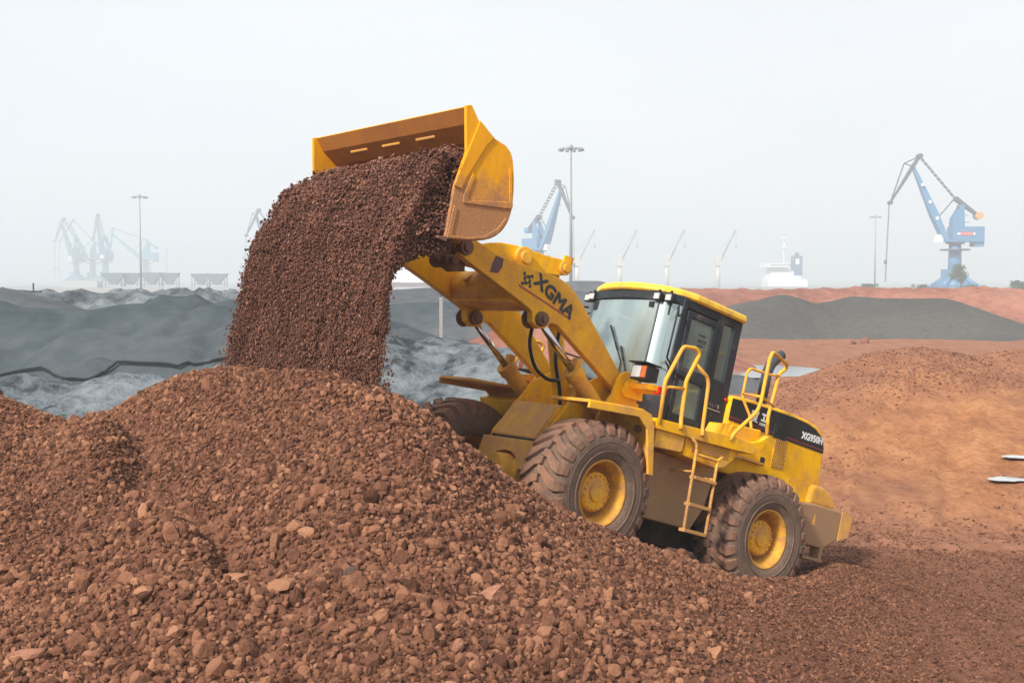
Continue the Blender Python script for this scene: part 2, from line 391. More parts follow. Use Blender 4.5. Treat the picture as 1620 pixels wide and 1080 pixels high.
_rng = np.random.default_rng(7)
_perm = _rng.random((256, 256))
def vnoise(x, y):
    x = np.asarray(x, float); y = np.asarray(y, float)
    xi = np.floor(x).astype(int); yi = np.floor(y).astype(int); fx = x - xi; fy = y - yi
    fx = fx * fx * (3 - 2 * fx); fy = fy * fy * (3 - 2 * fy)
    g = lambda a, b: _perm[a & 255, b & 255]
    return (g(xi, yi) * (1 - fx) * (1 - fy) + g(xi + 1, yi) * fx * (1 - fy) + g(xi, yi + 1) * (1 - fx) * fy + g(xi + 1, yi + 1) * fx * fy) * 2 - 1
def fbm(x, y, o=4, g=0.5):
    a, s, t = 1.0, 0.0, 0.0
    for i in range(o):
        s = s + a * vnoise(x * 2 ** i + 17.3 * i, y * 2 ** i + 5.1 * i); t += a; a *= g
    return s / t

def curve_text(txt, size, name, mat, parent, matrix, bold=0.0, ext=0.0015, shear=0.0, xs=1.0, thick=0.0):
    c = bpy.data.curves.new(name, 'FONT'); c.body = txt; c.size = size; c.extrude = ext; c.offset = bold; c.shear = shear
    c.align_x = 'CENTER'; c.align_y = 'CENTER'; c.resolution_u = 3
    t = bpy.data.objects.new(name, c); SC.collection.objects.link(t)
    dg = bpy.context.evaluated_depsgraph_get()
    me = bpy.data.meshes.new_from_object(t.evaluated_get(dg)); me.name = name
    bpy.data.objects.remove(t)
    me.transform(Matrix.Diagonal((xs, 1, 1, 1)))
    if thick:
        bm = bmesh.new()
        for k_, (dx_, dy_) in enumerate(((0, 0), (1, 0), (-1, 0), (0, 1), (0, -1), (.7, .7), (-.7, .7), (.7, -.7), (-.7, -.7))):
            t_m = me.copy(); t_m.transform(Matrix.Translation((dx_ * thick, dy_ * thick, k_ * 0.00012))); bm.from_mesh(t_m); bpy.data.meshes.remove(t_m)
        bm.to_mesh(me); bm.free()
    me.transform(matrix); me.materials.clear(); me.materials.append(mat)
    o = bpy.data.objects.new(name, me); SC.collection.objects.link(o); o.parent = parent
    return o

# ------------------------------------------------------------------ terrain
CTRL = [(-3.03, 7.0, -2.39), (-1.54, 7.0, -2.39), (-0.04, 7.1, -2.43), (1.01, 7.9, -2.7), (2.33, 9.9, -3.39), (3.6, 11.4, -3.9), (5.29, 12.2, -4.17), (-3.37, 7.8, -2.33), (-2.1, 7.7, -2.3), (-0.85, 7.6, -2.27), (0.39, 8.2, -2.45), (1.33, 9.2, -2.75), (2.58, 11.0, -3.28), (4.06, 12.9, -3.85), (5.88, 13.6, -4.06), (-3.8, 8.8, -2.25), (-2.48, 8.3, -2.21), (-1.35, 8.2, -2.14), (-0.05, 9.2, -2.25), (1.38, 10.8, -2.76), (2.74, 13.2, -3.44), (-4.17, 9.7, -2.01), (-3.11, 9.6, -1.99), (-1.96, 9.0, -1.96), (-0.99, 8.9, -1.84), (-0.05, 10.0, -2.07), (0.53, 11.1, -2.48), (-4.68, 10.9, -1.73), (-3.43, 10.6, -1.74), (-2.19, 10.1, -1.6), (-1.07, 9.65, -1.53), (-0.28, 10.6, -1.8), (-5.1, 11.9, -1.51), (-4.42, 12.1, -1.63), (-3.44, 11.6, -1.35), (-2.37, 10.95, -1.27), (-1.4, 10.15, -1.29), (-0.86, 10.1, -1.39), (-5.65, 13.2, -1.29), (-5.18, 12.9, -1.43), (-4.63, 12.6, -1.64), (-4.2, 12.6, -1.4), (-3.7, 12.5, -1.13), (-3.12, 12.3, -0.99), (-2.57, 11.9, -0.92), (-1.99, 11.4, -0.9), (-1.43, 10.8, -1.01), (-1.18, 10.6, -1.07), (-0.9, 10.6, -1.2), (-0.63, 10.8, -1.4), (-0.29, 11.1, -1.66), (0.25, 11.6, -2.1), (0.76, 11.9, -2.43), (1.24, 12.3, -2.74), (2.01, 13.0, -3.11), (3.23, 14.1, -3.6), (4.4, 15.6, -3.81),
        # behind the crest, under the machine, on the yard
        (0.7, 13.1, -3.0), (-0.9, 14.7, -3.0), (0.2, 14.0, -3.1), (1.7, 14.2, -3.6), (0.8, 14.6, -3.4), (2.0, 15.6, -3.9), (3.0, 15.2, -3.85), (1.3, 16.6, -3.95), (0, 16.2, -3.8), (-1.2, 16.2, -3.5),
        (-1.2, 12.2, -1.75), (-0.6, 12.2, -2.1), (-0.2, 12.8, -2.6), (-2.0, 12.9, -1.45), (-3.0, 13.6, -1.6), (-2.0, 15.0, -2.7), (-2.8, 15.0, -2.4), (-2.8, 17, -3.6), (-4.2, 15, -2.3), (-4.5, 17, -3.8), (-4.9, 14.6, -2.6), (-6.2, 15.6, -2.4), (-6.2, 18, -4.1), (-8, 13.6, -1.2), (-8.5, 16, -2.6), (-8.5, 19, -4.2), (-9, 11, -1.5),
        (-4.5, 20, -4.3), (-1, 19, -4.25), (2.5, 19, -4.15), (3.8, 17.5, -4.05), (5.2, 16, -4.05), (6.6, 18, -4.2), (8, 14, -4.2), (5, 22, -4.3), (9, 20, -4.3), (7, 11, -4.2), (5, 10, -4.1), (4, 8.5, -3.8), (3, 7, -3.3),
        (-6, 9, -2.1), (-5, 6.5, -2.3), (-8, 6, -2.2), (-3, 4.5, -2.25), (0, 4.5, -2.3), (2.2, 4.5, -2.9), (-2, 2, -2.0), (0, 1.5, -1.95), (1.5, 1.5, -2.4), (0, -1, -1.9), (-10, 8, -2), (-11, 14, -2.2), (-12, 18, -4.2), (12, 14, -4.3), (12, 22, -4.3), (0, 24, -4.3), (-8, 24, -4.3), (8, 4, -4.2), (0, -4, -2.6), (-6, -2, -2.6), (5, -2, -4)]
CT = np.array(CTRL)
def _tps_fit():
    P = CT[:, :2]; n = len(P)
    d = np.hypot(P[:, None, 0] - P[None, :, 0], P[:, None, 1] - P[None, :, 1])
    K = np.where(d > 0, d * d * np.log(d + 1e-12), 0) + np.eye(n) * 0.02
    A = np.zeros((n + 3, n + 3)); A[:n, :n] = K; A[:n, n] = 1; A[:n, n + 1:] = P; A[n:, :n] = A[:n, n:].T
    return np.linalg.solve(A, np.concatenate([CT[:, 2], [0, 0, 0]]))
_TW = _tps_fit()
def tps(x, y):
    n = len(CT); out = _TW[n] + _TW[n + 1] * x + _TW[n + 2] * y
    for i in range(n):
        d2 = (x - CT[i, 0]) ** 2 + (y - CT[i, 1]) ** 2
        out = out + _TW[i] * 0.5 * d2 * np.log(d2 + 1e-12)
    return out
def sstep(a, b, x):
    t = np.clip((x - a) / (b - a), 0, 1); return t * t * (3 - 2 * t)
def H(x, y):
    """ground height, world z (yard level = 0)"""
    x = np.asarray(x, float); y = np.asarray(y, float)
    near = sstep(-13, -10.5, x) * (1 - sstep(9.5, 12, x)) * sstep(-4, -2, y) * (1 - sstep(19.0, 22.5, y))
    xx = np.clip(x, -13, 12); yy = np.clip(y, -4, 24)
    t = tps(xx, yy) + HC
    t = t + 0.07 * fbm(x * 0.9, y * 0.9, 4) + 0.03 * fbm(x * 3.1, y * 3.1, 3)
    # gully between the left shoulder and the main mound, and a low near ridge
    gx = np.interp(y, [7.6, 8.3, 9.2, 10.5, 11.8, 13], [-1.5, -1.9, -2.5, -3.25, -3.95, -4.7])
    gd = x - gx + 0.15 * vnoise(y * 1.7, 4.0); gm = sstep(7.8, 8.8, y) * (1 - sstep(11.8, 12.8, y))
    t = t + gm * (0.17 * np.exp(-((gd + 0.30) / 0.32) ** 2) - 0.24 * np.exp(-((gd - 0.16) / 0.24) ** 2))
    rm = sstep(-3.3, -2.6, x) * (1 - sstep(-1.0, -0.3, x)); yy_ = y + 0.15 * vnoise(x * 1.4, 8.0)
    t = t + rm * (0.10 * np.exp(-((yy_ - 8.05) / 0.28) ** 2) - 0.10 * np.exp(-((yy_ - 8.6) / 0.28) ** 2))
    u = fbm(x * 0.05 + 3, y * 0.05, 3)
    f = 0.12 * fbm(x * 0.22, y * 0.22, 4) + 0.07 * fbm(x * 0.6 + 9, y * 0.35, 5) * sstep(18, 26, y) * (1 - sstep(120, 200, y)) + 0.15 * u * sstep(30, 60, y)
    # trodden slope of red ore rising to a low crest on the right
    rc = np.interp(x, [4.6, 6.4, 8.0, 9.3, 10.8, 12.1, 14.2, 15.3, 17, 30, 45, 60], [0, .45, 1.0, 1.42, 1.98, 2.12, 1.92, 2.10, 2.15, 2.1, 1.6, 0])
    yc = 36 + 1.2 * vnoise(x * 0.2, 2.0)
    up = np.clip((y - 17.0) / (yc - 17.0), 0, 1.4); dn = np.clip((y - yc) / 5.0, 0, 1)
    ramp_ = np.where(y < yc, 0.55 * up + 0.45 * up ** 2, 1) * (1 - dn * dn * (3 - 2 * dn))
    f = f + rc * ramp_ + 0.10 * fbm(x * 0.55 + 3, y * 0.4, 5) * sstep(0.1, 0.6, ramp_) + 0.12 * np.clip(fbm(x * 0.8, y * 0.6, 4), 0, 1) * sstep(0.6, 1.0, ramp_)
    # tyre ruts leading up the slope
    for off, dep in ((-1.1, .08), (1.1, .08), (-3.2, .04)):
        xr = np.interp(y, [15, 19, 24, 30, 38], [4.4, 6.2, 7.6, 10.2, 15.5]) + off + 0.25 * vnoise(y * 0.25 + off, 3.0)
        f = f + dep * sstep(15, 18, y) * (1 - sstep(33, 36, y)) * (0.55 * np.exp(-((np.abs(x - xr) - 0.42) / 0.13) ** 2) - np.exp(-((x - xr) / 0.27) ** 4) * (0.8 + 0.25 * vnoise(x * 5, y * 5)))
    f = f + 0.28 * np.exp(-((y - 47 - 0.2 * x) / 3.0) ** 2) * sstep(9, 12, x)
    return t * near + f * (1 - near) + 0.0

def make_ground():
    def axis(lo, hi, step, far, grow=1.13):
        a = list(np.arange(lo, hi + 1e-6, step)); s = step
        while a[-1] < far[1]: s *= grow; a.append(a[-1] + s)
        s = step; b = []
        c = lo
        while c > far[0]: s *= grow; c -= s; b.append(c)
        return np.array(b[::-1] + a)
    xs = axis(-9.5, 15, 0.1, (-3500, 3500), 1.04); ys = axis(4, 34, 0.1, (-70, 610), 1.025)
    ys = np.append(ys[ys < 600], 600.0)
    X, Y = np.meshgrid(xs, ys)
    Z = H(X, Y)
    ring = sstep(200, 320, np.abs(X)) 
    Z = Z * (1 - ring)
    nx, ny = len(xs), len(ys)
    me = bpy.data.meshes.new('ground')
    vs = np.stack([X, Y, Z], -1).reshape(-1, 3)
    idx = np.arange(nx * ny).reshape(ny, nx)
    q = np.stack([idx[:-1, :-1], idx[:-1, 1:], idx[1:, 1:], idx[1:, :-1]], -1).reshape(-1, 4)
    me.vertices.add(len(vs)); me.vertices.foreach_set('co', vs.ravel())
    me.loops.add(q.size); me.loops.foreach_set('vertex_index', q.ravel())
    me.polygons.add(len(q)); me.polygons.foreach_set('loop_start', np.arange(0, q.size, 4))
    me.polygons.foreach_set('use_smooth', np.ones(len(q), bool))
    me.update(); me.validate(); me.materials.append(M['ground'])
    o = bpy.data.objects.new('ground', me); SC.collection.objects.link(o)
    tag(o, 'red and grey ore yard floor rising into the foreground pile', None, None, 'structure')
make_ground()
# quay front and the water beyond
mw, nw, lw_, bw = newmat('sea_water'); bw.inputs['Base Color'].default_value = (0.16, 0.19, 0.19, 1); bw.inputs['Roughness'].default_value = 0.25
m_ = MB(); m_.add([(-6000, 599.5, -2.2), (6000, 599.5, -2.2), (6000, 7000, -2.2), (-6000, 7000, -2.2)], [(0, 1, 2, 3)])
tag(m_.build('water', mw), 'grey harbour water beyond the quay', None, None, 'structure')

# ------------------------------------------------------------------ heaps of ore in the yard
HEAPS = {}
def heap(name, crest, slope, mat, label, cat='ore heap', group=None, step=0.8, rough=0.3, nscale=0.3, soft=1.2, kind=None, fine=0.0, fscale=1.2, wrinkle=0.0):
    """crest [(x, y, z)] polyline; the surface falls away from it at the given slope"""
    C = np.array(crest, float)
    hmax = C[:, 2].max(); ext = hmax / slope + 3
    x0, x1 = C[:, 0].min() - ext, C[:, 0].max() + ext; y0, y1 = C[:, 1].min() - ext, C[:, 1].max() + ext
    xs = np.arange(x0, x1, step); ys = np.arange(y0, y1, step); X, Y = np.meshgrid(xs, ys)
    best = np.full(X.shape, -1e9)
    for (ax, ay, az), (bx, by, bz) in zip(C[:-1], C[1:]):
        L2 = (bx - ax) ** 2 + (by - ay) ** 2 + 1e-9
        t = np.clip(((X - ax) * (bx - ax) + (Y - ay) * (by - ay)) / L2, 0, 1)
        d = np.hypot(X - (ax + t * (bx - ax)), Y - (ay + t * (by - ay)))
        z = az + t * (bz - az) - slope * (np.sqrt(d * d + soft * soft) - soft)
        best = np.maximum(best, z)
    n1 = fbm(X * nscale + C[0, 0], Y * nscale, 4)
    Z = best + rough * n1 + (fine * fbm(X * fscale, Y * fscale, 3) if fine else 0)
    if wrinkle:
        wr = 1 - np.abs(fbm(X * 0.16 + 0.5 * vnoise(X * .3, Y * .3), Y * 0.42, 3)) * 2.4
        Z = Z + wrinkle * np.clip(wr, 0, 1) ** 3 - wrinkle * 0.8 * np.clip(1 - np.abs(fbm(X * 0.33 + 7, Y * 0.20 + 3, 2)) * 5, 0, 1) ** 2
    G = H(X, Y) - 0.25
    keep = Z > G
    Z = np.maximum(Z, G)
    idx = np.arange(X.size).reshape(X.shape)
    q = np.stack([idx[:-1, :-1], idx[:-1, 1:], idx[1:, 1:], idx[1:, :-1]], -1).reshape(-1, 4)
    k = keep.ravel()[q].any(1); q = q[k]
    used = np.unique(q); remap = -np.ones(X.size, int); remap[used] = np.arange(len(used))
    vs = np.stack([X, Y, Z], -1).reshape(-1, 3)[used]
    o0 = np.array([C[:, 0].mean(), C[:, 1].mean(), 0.0])
    me = bpy.data.meshes.new(name); me.from_pydata((vs - o0).tolist(), [], remap[q].tolist())
    me.polygons.foreach_set('use_smooth', np.ones(len(me.polygons), bool)); me.materials.append(mat)
    o = bpy.data.objects.new(name, me); SC.collection.objects.link(o); o.location = o0
    tag(o, label, cat, group, kind)
    HEAPS[o.name] = (xs, ys, Z)
    return o

def at(px, py, Y):
    """a point on the photograph's sight line at distance Y, used once to read real positions off the photograph"""
    p = math.atan(100 / 1900); a = (px - 810) / 1900; b = (540 - py) / 1900
    dx, dy, dz = a, math.cos(p) + b * math.sin(p), -math.sin(p) + b * math.cos(p)
    return (dx / dy * Y, Y, HC + dz / dy * Y)
def crest(pts, Y):
    out = []
    for p in pts: out.append(at(p[0], p[1], p[2] if len(p) > 2 else Y))
    return out
NETG = 'long heaps of ore under netting'
heap('netted_ore_heap', crest([(-260, 500), (0, 482), (90, 489), (165, 492), (205, 480), (270, 474), (345, 474), (430, 478), (520, 480)], 51), 0.40, M['net'],
     'long dark blue-grey netted heap behind the left end of the red pile', 'ore heap', NETG, step=0.22, rough=0.28, nscale=0.16, soft=1.5, wrinkle=0.32)
NH = bpy.data.objects['netted_ore_heap']
def on_heap(name, px, py, y0, y1):
    xs, ys, Z = HEAPS[name]
    for Y in np.arange(y0, y1, 0.1):
        p = at(px, py, Y); i_ = int(round((p[0] - xs[0]) / (xs[1] - xs[0]))); j_ = int(round((Y - ys[0]) / (ys[1] - ys[0])))
        if 0 <= i_ < len(xs) and 0 <= j_ < len(ys) and Z[j_, i_] >= p[2]: return (p[0], Y - 0.05, Z[j_, i_])
    return at(px, py, 44.0)
m = MB(); hem_ = [(-120, 604), (-60, 600), (-20, 598), (0, 596), (25, 588), (50, 588), (80, 593), (105, 601), (120, 604), (140, 602), (165, 592), (185, 584), (205, 582), (225, 584), (250, 586), (275, 585), (310, 580), (345, 571), (385, 563), (450, 560)]
hx = np.arange(-120, 451, 6.0); hy = np.interp(hx, [a_ for a_, b_ in hem_], [b_ for a_, b_ in hem_])
pts_ = np.array([on_heap('netted_ore_heap', a_, b_, 40, 51) for a_, b_ in zip(hx, hy)]); pts_[1:-1] = (pts_[:-2] + pts_[1:-1] + pts_[2:]) / 3
m.tube([(a_ - NH.location.x, b_ - NH.location.y, c_ - NH.location.z + 0.02) for a_, b_, c_ in pts_], 0.05, 8)
m.build('net_hem', plain('net_hem_black', (0.015, 0.018, 0.02), 0.8), NH)
heap('rough_ore_heap', crest([(-300, 463), (0, 461), (120, 464), (240, 460), (330, 462), (420, 467)], 74), 0.33, M['roughgrey'],
     'churned grey ore bank running behind the left netted heap', 'ore heap', None, step=0.3, rough=0.16, nscale=0.35, fine=0.55, fscale=1.6)
heap('grey_ore_heap', crest([(-200, 618), (-20, 608), (40, 596), (75, 606), (135, 618), (190, 594), (240, 594), (300, 597), (350, 588), (420, 578)], 39), 0.42, M['greyheap'],
     'pale grey powdery ore bank at the foot of the left netted heap', 'ore heap', None, step=0.25, rough=0.35, nscale=0.45, soft=0.6, fine=0.22, fscale=2.2)
heap('grey_ore_heap', crest([(520, 560, 40), (620, 538, 40), (680, 532, 41), (740, 545, 40), (790, 556, 38), (850, 575, 36), (930, 590, 36)], 38), 0.42, M['greyheap'],
     'pale grey powdery ore bank seen between falling ore and lifting arms', 'ore heap', None, step=0.25, rough=0.30, nscale=0.45, soft=0.8, fine=0.24, fscale=2.2)
heap('netted_ore_heap', crest([(540, 486), (640, 478), (700, 476), (760, 485), (800, 500)], 74), 0.34, M['net'],
     'low blue-grey netted heap seen under the lifting arms', 'ore heap', NETG, step=0.6, rough=0.3, nscale=0.16)
heap('smooth_ore_heap', crest([(672, 522), (730, 502), (770, 500), (830, 508)], 61), 0.42, M['darkheap'],
     'small smooth grey heap behind the pale bank, below the arms', 'ore heap', None, step=0.4, rough=0.12, nscale=0.3)
heap('red_ore_heap', crest([(850, 503), (900, 500), (960, 498), (1010, 505)], 57), 0.5, M['redheap'],
     'small pink-red heap glimpsed between the two lifting arms', 'ore heap', None, step=0.4, rough=0.15, nscale=0.3)
heap('dark_ore_heap', crest([(560, 462), (700, 456), (840, 452), (960, 462), (1020, 470)], 112), 0.34, M['darkheap'],
     'wide dark grey heap behind the cab and lifting arms', 'ore heap', None, step=0.9, rough=0.25, nscale=0.12)
heap('dark_ore_heap', crest([(880, 449), (905, 444), (945, 444), (970, 455)], 175), 0.45, M['darkheap'],
     'distant dark flat-topped heap just left of the cab roof', 'ore heap', None, step=0.9, rough=0.15, nscale=0.12)
heap('red_ore_heap', crest([(1040, 460), (1080, 455), (1140, 456), (1230, 460), (1310, 457), (1400, 456), (1500, 454), (1560, 455), (1640, 458), (1800, 456)], 135), 0.34, M['redheap'],
     'long red ore heap along the skyline on the right', 'ore heap', None, step=0.6, rough=0.40, nscale=0.3, fine=0.25, fscale=1.2)
heap('netted_ore_heap', crest([(1130, 492, 91), (1180, 479, 91), (1240, 466, 92), (1290, 478, 92), (1350, 468, 92), (1420, 471, 92), (1484, 471, 92), (1516, 495, 88), (1560, 522, 84), (1590, 540, 82)], 91), 0.36, M['netr'],
     'dark netted heap on the right in front of the red skyline heap', 'ore heap', NETG, step=0.3, rough=0.16, nscale=0.25, soft=0.8, wrinkle=0.05)
heap('dark_ore_heap', crest([(1140, 605), (1165, 592), (1190, 612)], 46), 0.45, M['darkheap'],
     'small dark grey heap between the cab and the exhaust pipe', 'ore heap', None, step=0.2, rough=0.08, nscale=0.6, soft=0.4)
heap('dark_ore_heap', crest([(-60, 458), (0, 455), (22, 460)], 66), 0.4, M['darkheap'],
     'small dark rounded heap at the far left edge', 'ore heap', None, step=0.4, rough=0.05, nscale=0.3)

# puddles
mp_, np_, lp_, bp_ = newmat('puddle_water')
bp_.inputs['Base Color'].default_value = (0.42, 0.43, 0.42, 1); bp_.inputs['Roughness'].default_value = 0.06; bp_.inputs['Specular IOR Level'].default_value = 0.9  # pale base colour stands in for reflected sky on muddy water
_n = np_.new('ShaderNodeTexNoise'); _n.inputs['Scale'].default_value = 14; _b = np_.new('ShaderNodeBump'); _b.inputs['Strength'].default_value = 0.05
lp_.new(_n.outputs['Fac'], _b.inputs['Height']); lp_.new(_b.outputs[0], bp_.inputs['Normal'])
def puddle(cx, cy, rx, ry, label, seed, n=90, z=None, am=0.28, flat=False, mat=None):
    m = MB(); rng = random.Random(seed); ph = [rng.random() * 6.28 for _ in range(6)]
    z = z if z is not None else float(H(cx, cy)) + 0.02
    vs = [(0, 0, 0)]
    for i in range(n):
        t = 2 * math.pi * i / n
        r = 1 + sum(am / (k + 1) * math.sin((k + 2) * t + ph[k]) for k in range(6))
        x, y = rx * r * math.cos(t), ry * r * math.sin(t)
        vs.append((x, y, 0 if flat else float(H(cx + x, cy + y)) + 0.02 - z))
    m.add(vs, [(0, i + 1, (i + 1) % n + 1) for i in range(n)])
    o = m.build('puddle', mat or mp_); o.location = (cx, cy, z)
    tag(o, label, 'puddle', 'rain puddles on the yard')
puddle(9.65, 23.2, 0.32, 0.33, 'pale ragged puddle near the right edge, the larger of the two close ones', 3, am=0.16, flat=True, z=float(H(9.65, 23.2)) + 0.05)
puddle(10.45, 24.7, 0.30, 0.22, 'narrow pale puddle at the right edge just beyond the larger near one', 5, am=0.16, flat=True, z=float(H(10.45, 24.7)) + 0.05)
M['pool'] = plain('pool_water', (0.20, 0.215, 0.22), 0.12)
puddle(10.9, 54.0, 3.1, 4.0, 'wide grey pool behind the exhaust pipe at the foot of the bank', 8, am=0.05, z=0.14, flat=True, mat=M['pool'])

# ------------------------------------------------------------------ the wheel loader (machine axes: x forward, y to its left, z up)
LR = Matrix(((-0.74723, 0.62487, 0.22625), (-0.59264, -0.7806, 0.1986), (0.30071, 0.01431, 0.95361)))
LT = Vector((2.12, 15.4815, -3.962 + HC))
L = bpy.data.objects.new('wheel_loader', None); SC.collection.objects.link(L)
L.matrix_world = Matrix.Translation(LT) @ LR.to_4x4()
L.empty_display_size = 1
tag(L, 'yellow wheel loader climbing the red ore pile with raised tipping bucket', 'wheel loader')
FACE_L = Matrix(((-1, 0, 0, 0), (0, 0, 1, 0), (0, 1, 0, 0), (0, 0, 0, 1)))   # text plane facing +y, reading towards -x
def on_side(x, y, z, ang=0.0):
    return Matrix.Translation((x, y, z)) @ FACE_L @ Matrix.Rotation(ang, 4, 'Z')

# --- wheels
def wheel(cx, cy, cz, side, spin, steer=0.0):
    """tyre, rim and hub about the axle point; side=+1 faces +y"""
    w = MB(); w.lathe([(0.0, 0.17), (0.20, 0.17), (0.22, 0.15), (0.22, -0.25), (0, -0.25)], n=32)
    w.cyl((0, 0.17, 0), (0, 0.195, 0), 0.11, 0.10, 20)
    for i in range(16):
        t = i * 2 * math.pi / 16; w.cyl((0.185 * math.cos(t), 0.16, 0.185 * math.sin(t)), (0.185 * math.cos(t), 0.19, 0.185 * math.sin(t)), 0.013, None, 6)
    hub = w.build('wheel', M['yellow'], L, 0.004)
    r = MB()
    r.lathe([(0.365, 0.275), (0.375, 0.255), (0.365, 0.235), (0.338, 0.225), (0.318, 0.20), (0.30, 0.15), (0.292, 0.02), (0.285, -0.02), (0.27, -0.03), (0.20, -0.035)], n=56)
    r.lathe([(0.365, 0.275), (0.347, 0.272), (0.33, 0.245), (0.31, 0.21), (0.29, 0.15), (0.283, 0.02), (0.26, -0.01), (0.20, -0.015)], n=56)
    r.lathe([(0.365, -0.275), (0.36, -0.25), (0.30, -0.2), (0.29, -0.03)], n=40)
    rim = r.build('rim', M['rim'], hub)
    t_ = MB(); t_.cur = 0
    prof = [(0.352, 0.24), (0.375, 0.275), (0.43, 0.300), (0.52, 0.315), (0.60, 0.312), (0.665, 0.295), (0.712, 0.268), (0.735, 0.20), (0.742, 0.0),
            (0.735, -0.20), (0.712, -0.268), (0.665, -0.295), (0.60, -0.312), (0.52, -0.315), (0.43, -0.300), (0.375, -0.275), (0.352, -0.24)]
    t_.lathe(prof, n=72)
    for rr in (0.46, 0.565):
        t_.lathe([(rr - .006, 0.300 if rr < .5 else .312), (rr, 0.322 if rr < .5 else .3225), (rr + .006, 0.303 if rr < .5 else .312)], n=72)
    t_.cur = 1
    N = 25
    for sgn in (1, -1):
        for i in range(N):
            t0 = 2 * math.pi * (i + (0.5 if sgn < 0 else 0)) / N
            # lug centre line: from the sidewall shoulder, over it, then curling towards the middle of the tread
            cl = [(0.0, 0.312, 0.64), (0.0, 0.300, 0.705), (0.0, 0.265, 0.765), (0.035, 0.205, 0.782), (0.10, 0.135, 0.785), (0.175, 0.07, 0.786), (0.20, -0.02, 0.786)]
            hw = [0.066, 0.074, 0.078, 0.076, 0.070, 0.062, 0.055]
            vs = []
            for (da, yy, rt), h in zip(cl, hw):
                rb = rt - 0.065 if rt > 0.7 else rt - 0.03
                for (dr, ka) in ((rb, -1.25), (rt, -1), (rt, 1), (rb, 1.25)):
                    a = t0 + (da + ka * h)
                    y_ = yy if dr == rt else yy * (0.97 if rt < 0.71 else 1.0)
                    vs.append((dr * math.cos(a), sgn * y_, dr * math.sin(a)))
            fs = []
            for k in range(len(cl) - 1):
                for j in range(3): fs.append((k * 4 + j, k * 4 + j + 1, k * 4 + j + 5, k * 4 + j + 4))
            fs.append((0, 3, 2, 1)); e = (len(cl) - 1) * 4; fs.append((e, e + 1, e + 2, e + 3))
            t_.add(vs, fs, smooth=False)
    ty = t_.build('tyre', [M['rubber'], M['tread']], hub)
    b = ty.modifiers.new('bevel', 'BEVEL'); b.width = 0.008; b.segments = 2; b.limit_method = 'ANGLE'; b.angle_limit = R_(50)
    hub.location = (cx, cy, cz)
    hub.rotation_euler = Matrix.Rotation(steer, 3, 'Z').to_euler() if side > 0 else Matrix.Rotation(math.pi + steer, 3, 'Z').to_euler()
    hub.rotation_mode = 'XYZ'
    e = (Matrix.Rotation(steer + (0 if side > 0 else math.pi), 3, 'Z') @ Matrix.Rotation(spin, 3, 'Y')).to_euler('XYZ')
    hub.rotation_euler = e
    return hub
wheel(0, 1.07, 0.78, 1, 0.1)
wheel(0, -1.10, 0.78, -1, 0.5)
wheel(2.90, 1.07, 0.79, 1, 0.33, 0.06)
wheel(3.12, -1.08, 0.83, -1, 0.8, 0.06)

# --- axles and frames
a = MB(); a.cyl((0, -0.85, 0.78), (0, 0.85, 0.78), 0.17); a.cyl((0, -0.3, 0.78), (0, 0.3, 0.78), 0.3, None, 24); a.build('rear_axle', M['axle'], L)
a = MB(); a.cyl((3.1, -0.85, 0.8), (2.93, 0.85, 0.78), 0.17); a.cyl((3.02, -0.3, 0.78), (3.0, 0.3, 0.78), 0.3, None, 24)
a.cyl((3.05, 0.0, 0.8), (3.42, 0.0, 0.8), 0.26, 0.2, 24); a.build('front_axle', M['yellow_dusty'], L, 0.01)
rf = MB()
for s in (-1, 1): rf.prism([(-1.5, 0.75), (-1.5, 1.3), (1.6, 1.3), (1.95, 1.05), (1.95, 0.75), (1.6, 0.6), (0.5, 0.6)], s * 0.40, s * 0.48)
rf.box(-1.4, 1.4, -0.38, 0.38, 0.72, 1.2); rf.cyl((1.98, 0, 0.5), (1.98, 0, 1.35), 0.13)
rf.build('rear_frame', M['mud_heavy'], L, 0.008)
m = MB(); m.prism([(-0.9, 0.72), (-0.7, 0.45), (1.7, 0.40), (1.9, 0.55), (1.9, 0.74)], -0.62, 0.62); m.prism([(2.1, 0.9), (2.1, 0.45), (2.9, 0.5), (3.0, 0.9)], -0.5, 0.5)
m.build('belly_shade_block', M['axle'], L, 0.01)  # dark filler added below the frames to make the shade under the machine
ff = MB()
for s in (-1, 1):
    # lift arm towers, outer and inner plates
    top = [(2.30 + 0.17 * math.cos(t), 2.10 + 0.17 * math.sin(t)) for t in np.linspace(R_(15), R_(165), 9)]
    ff.prism([(1.98, 1.15), (2.75, 1.15), (2.62, 1.75), (2.50, 1.95)] + top + [(2.06, 1.80)], s * 0.70, s * 0.75)
    ff.prism([(2.0, 1.0), (3.2, 0.95), (3.15, 1.30), (2.95, 1.60), (2.75, 1.98), (2.52, 2.14)] + top[2:] + [(2.06, 1.80)], s * 0.42, s * 0.47)
    ff.cyl((2.30, s * 0.75, 2.10), (2.30, s * 0.79, 2.10), 0.07, None, 18)
    ff.box(2.0, 2.12, min(s * .47, s * .70), max(s * .47, s * .70), 1.15, 1.95)
    ff.prism([(2.02, 1.6), (2.62, 1.78), (2.75, 1.72), (2.6, 1.5), (2.02, 1.45)], s * 0.75, s * 1.40) if s < 0 else None
ff.box(2.02, 2.2, -0.42, 0.42, 1.0, 1.9)
ff.prism([(2.5, 1.66), (2.97, 1.66), (3.15, 1.25), (3.15, 1.235), (2.2, 1.235), (2.2, 1.66)], -0.41, 0.41)
ff.build('front_frame', M['yellow'], L, 0.01)
nz = MB(); nz.cur = 0
nz.prism([(2.46, 1.72), (2.52, 1.745), (2.98, 1.69), (3.20, 1.26), (3.20, 1.235), (2.46, 1.235)], -0.395, 0.395)
nz.build('frame_nose', M['muddy'], L, 0.012)
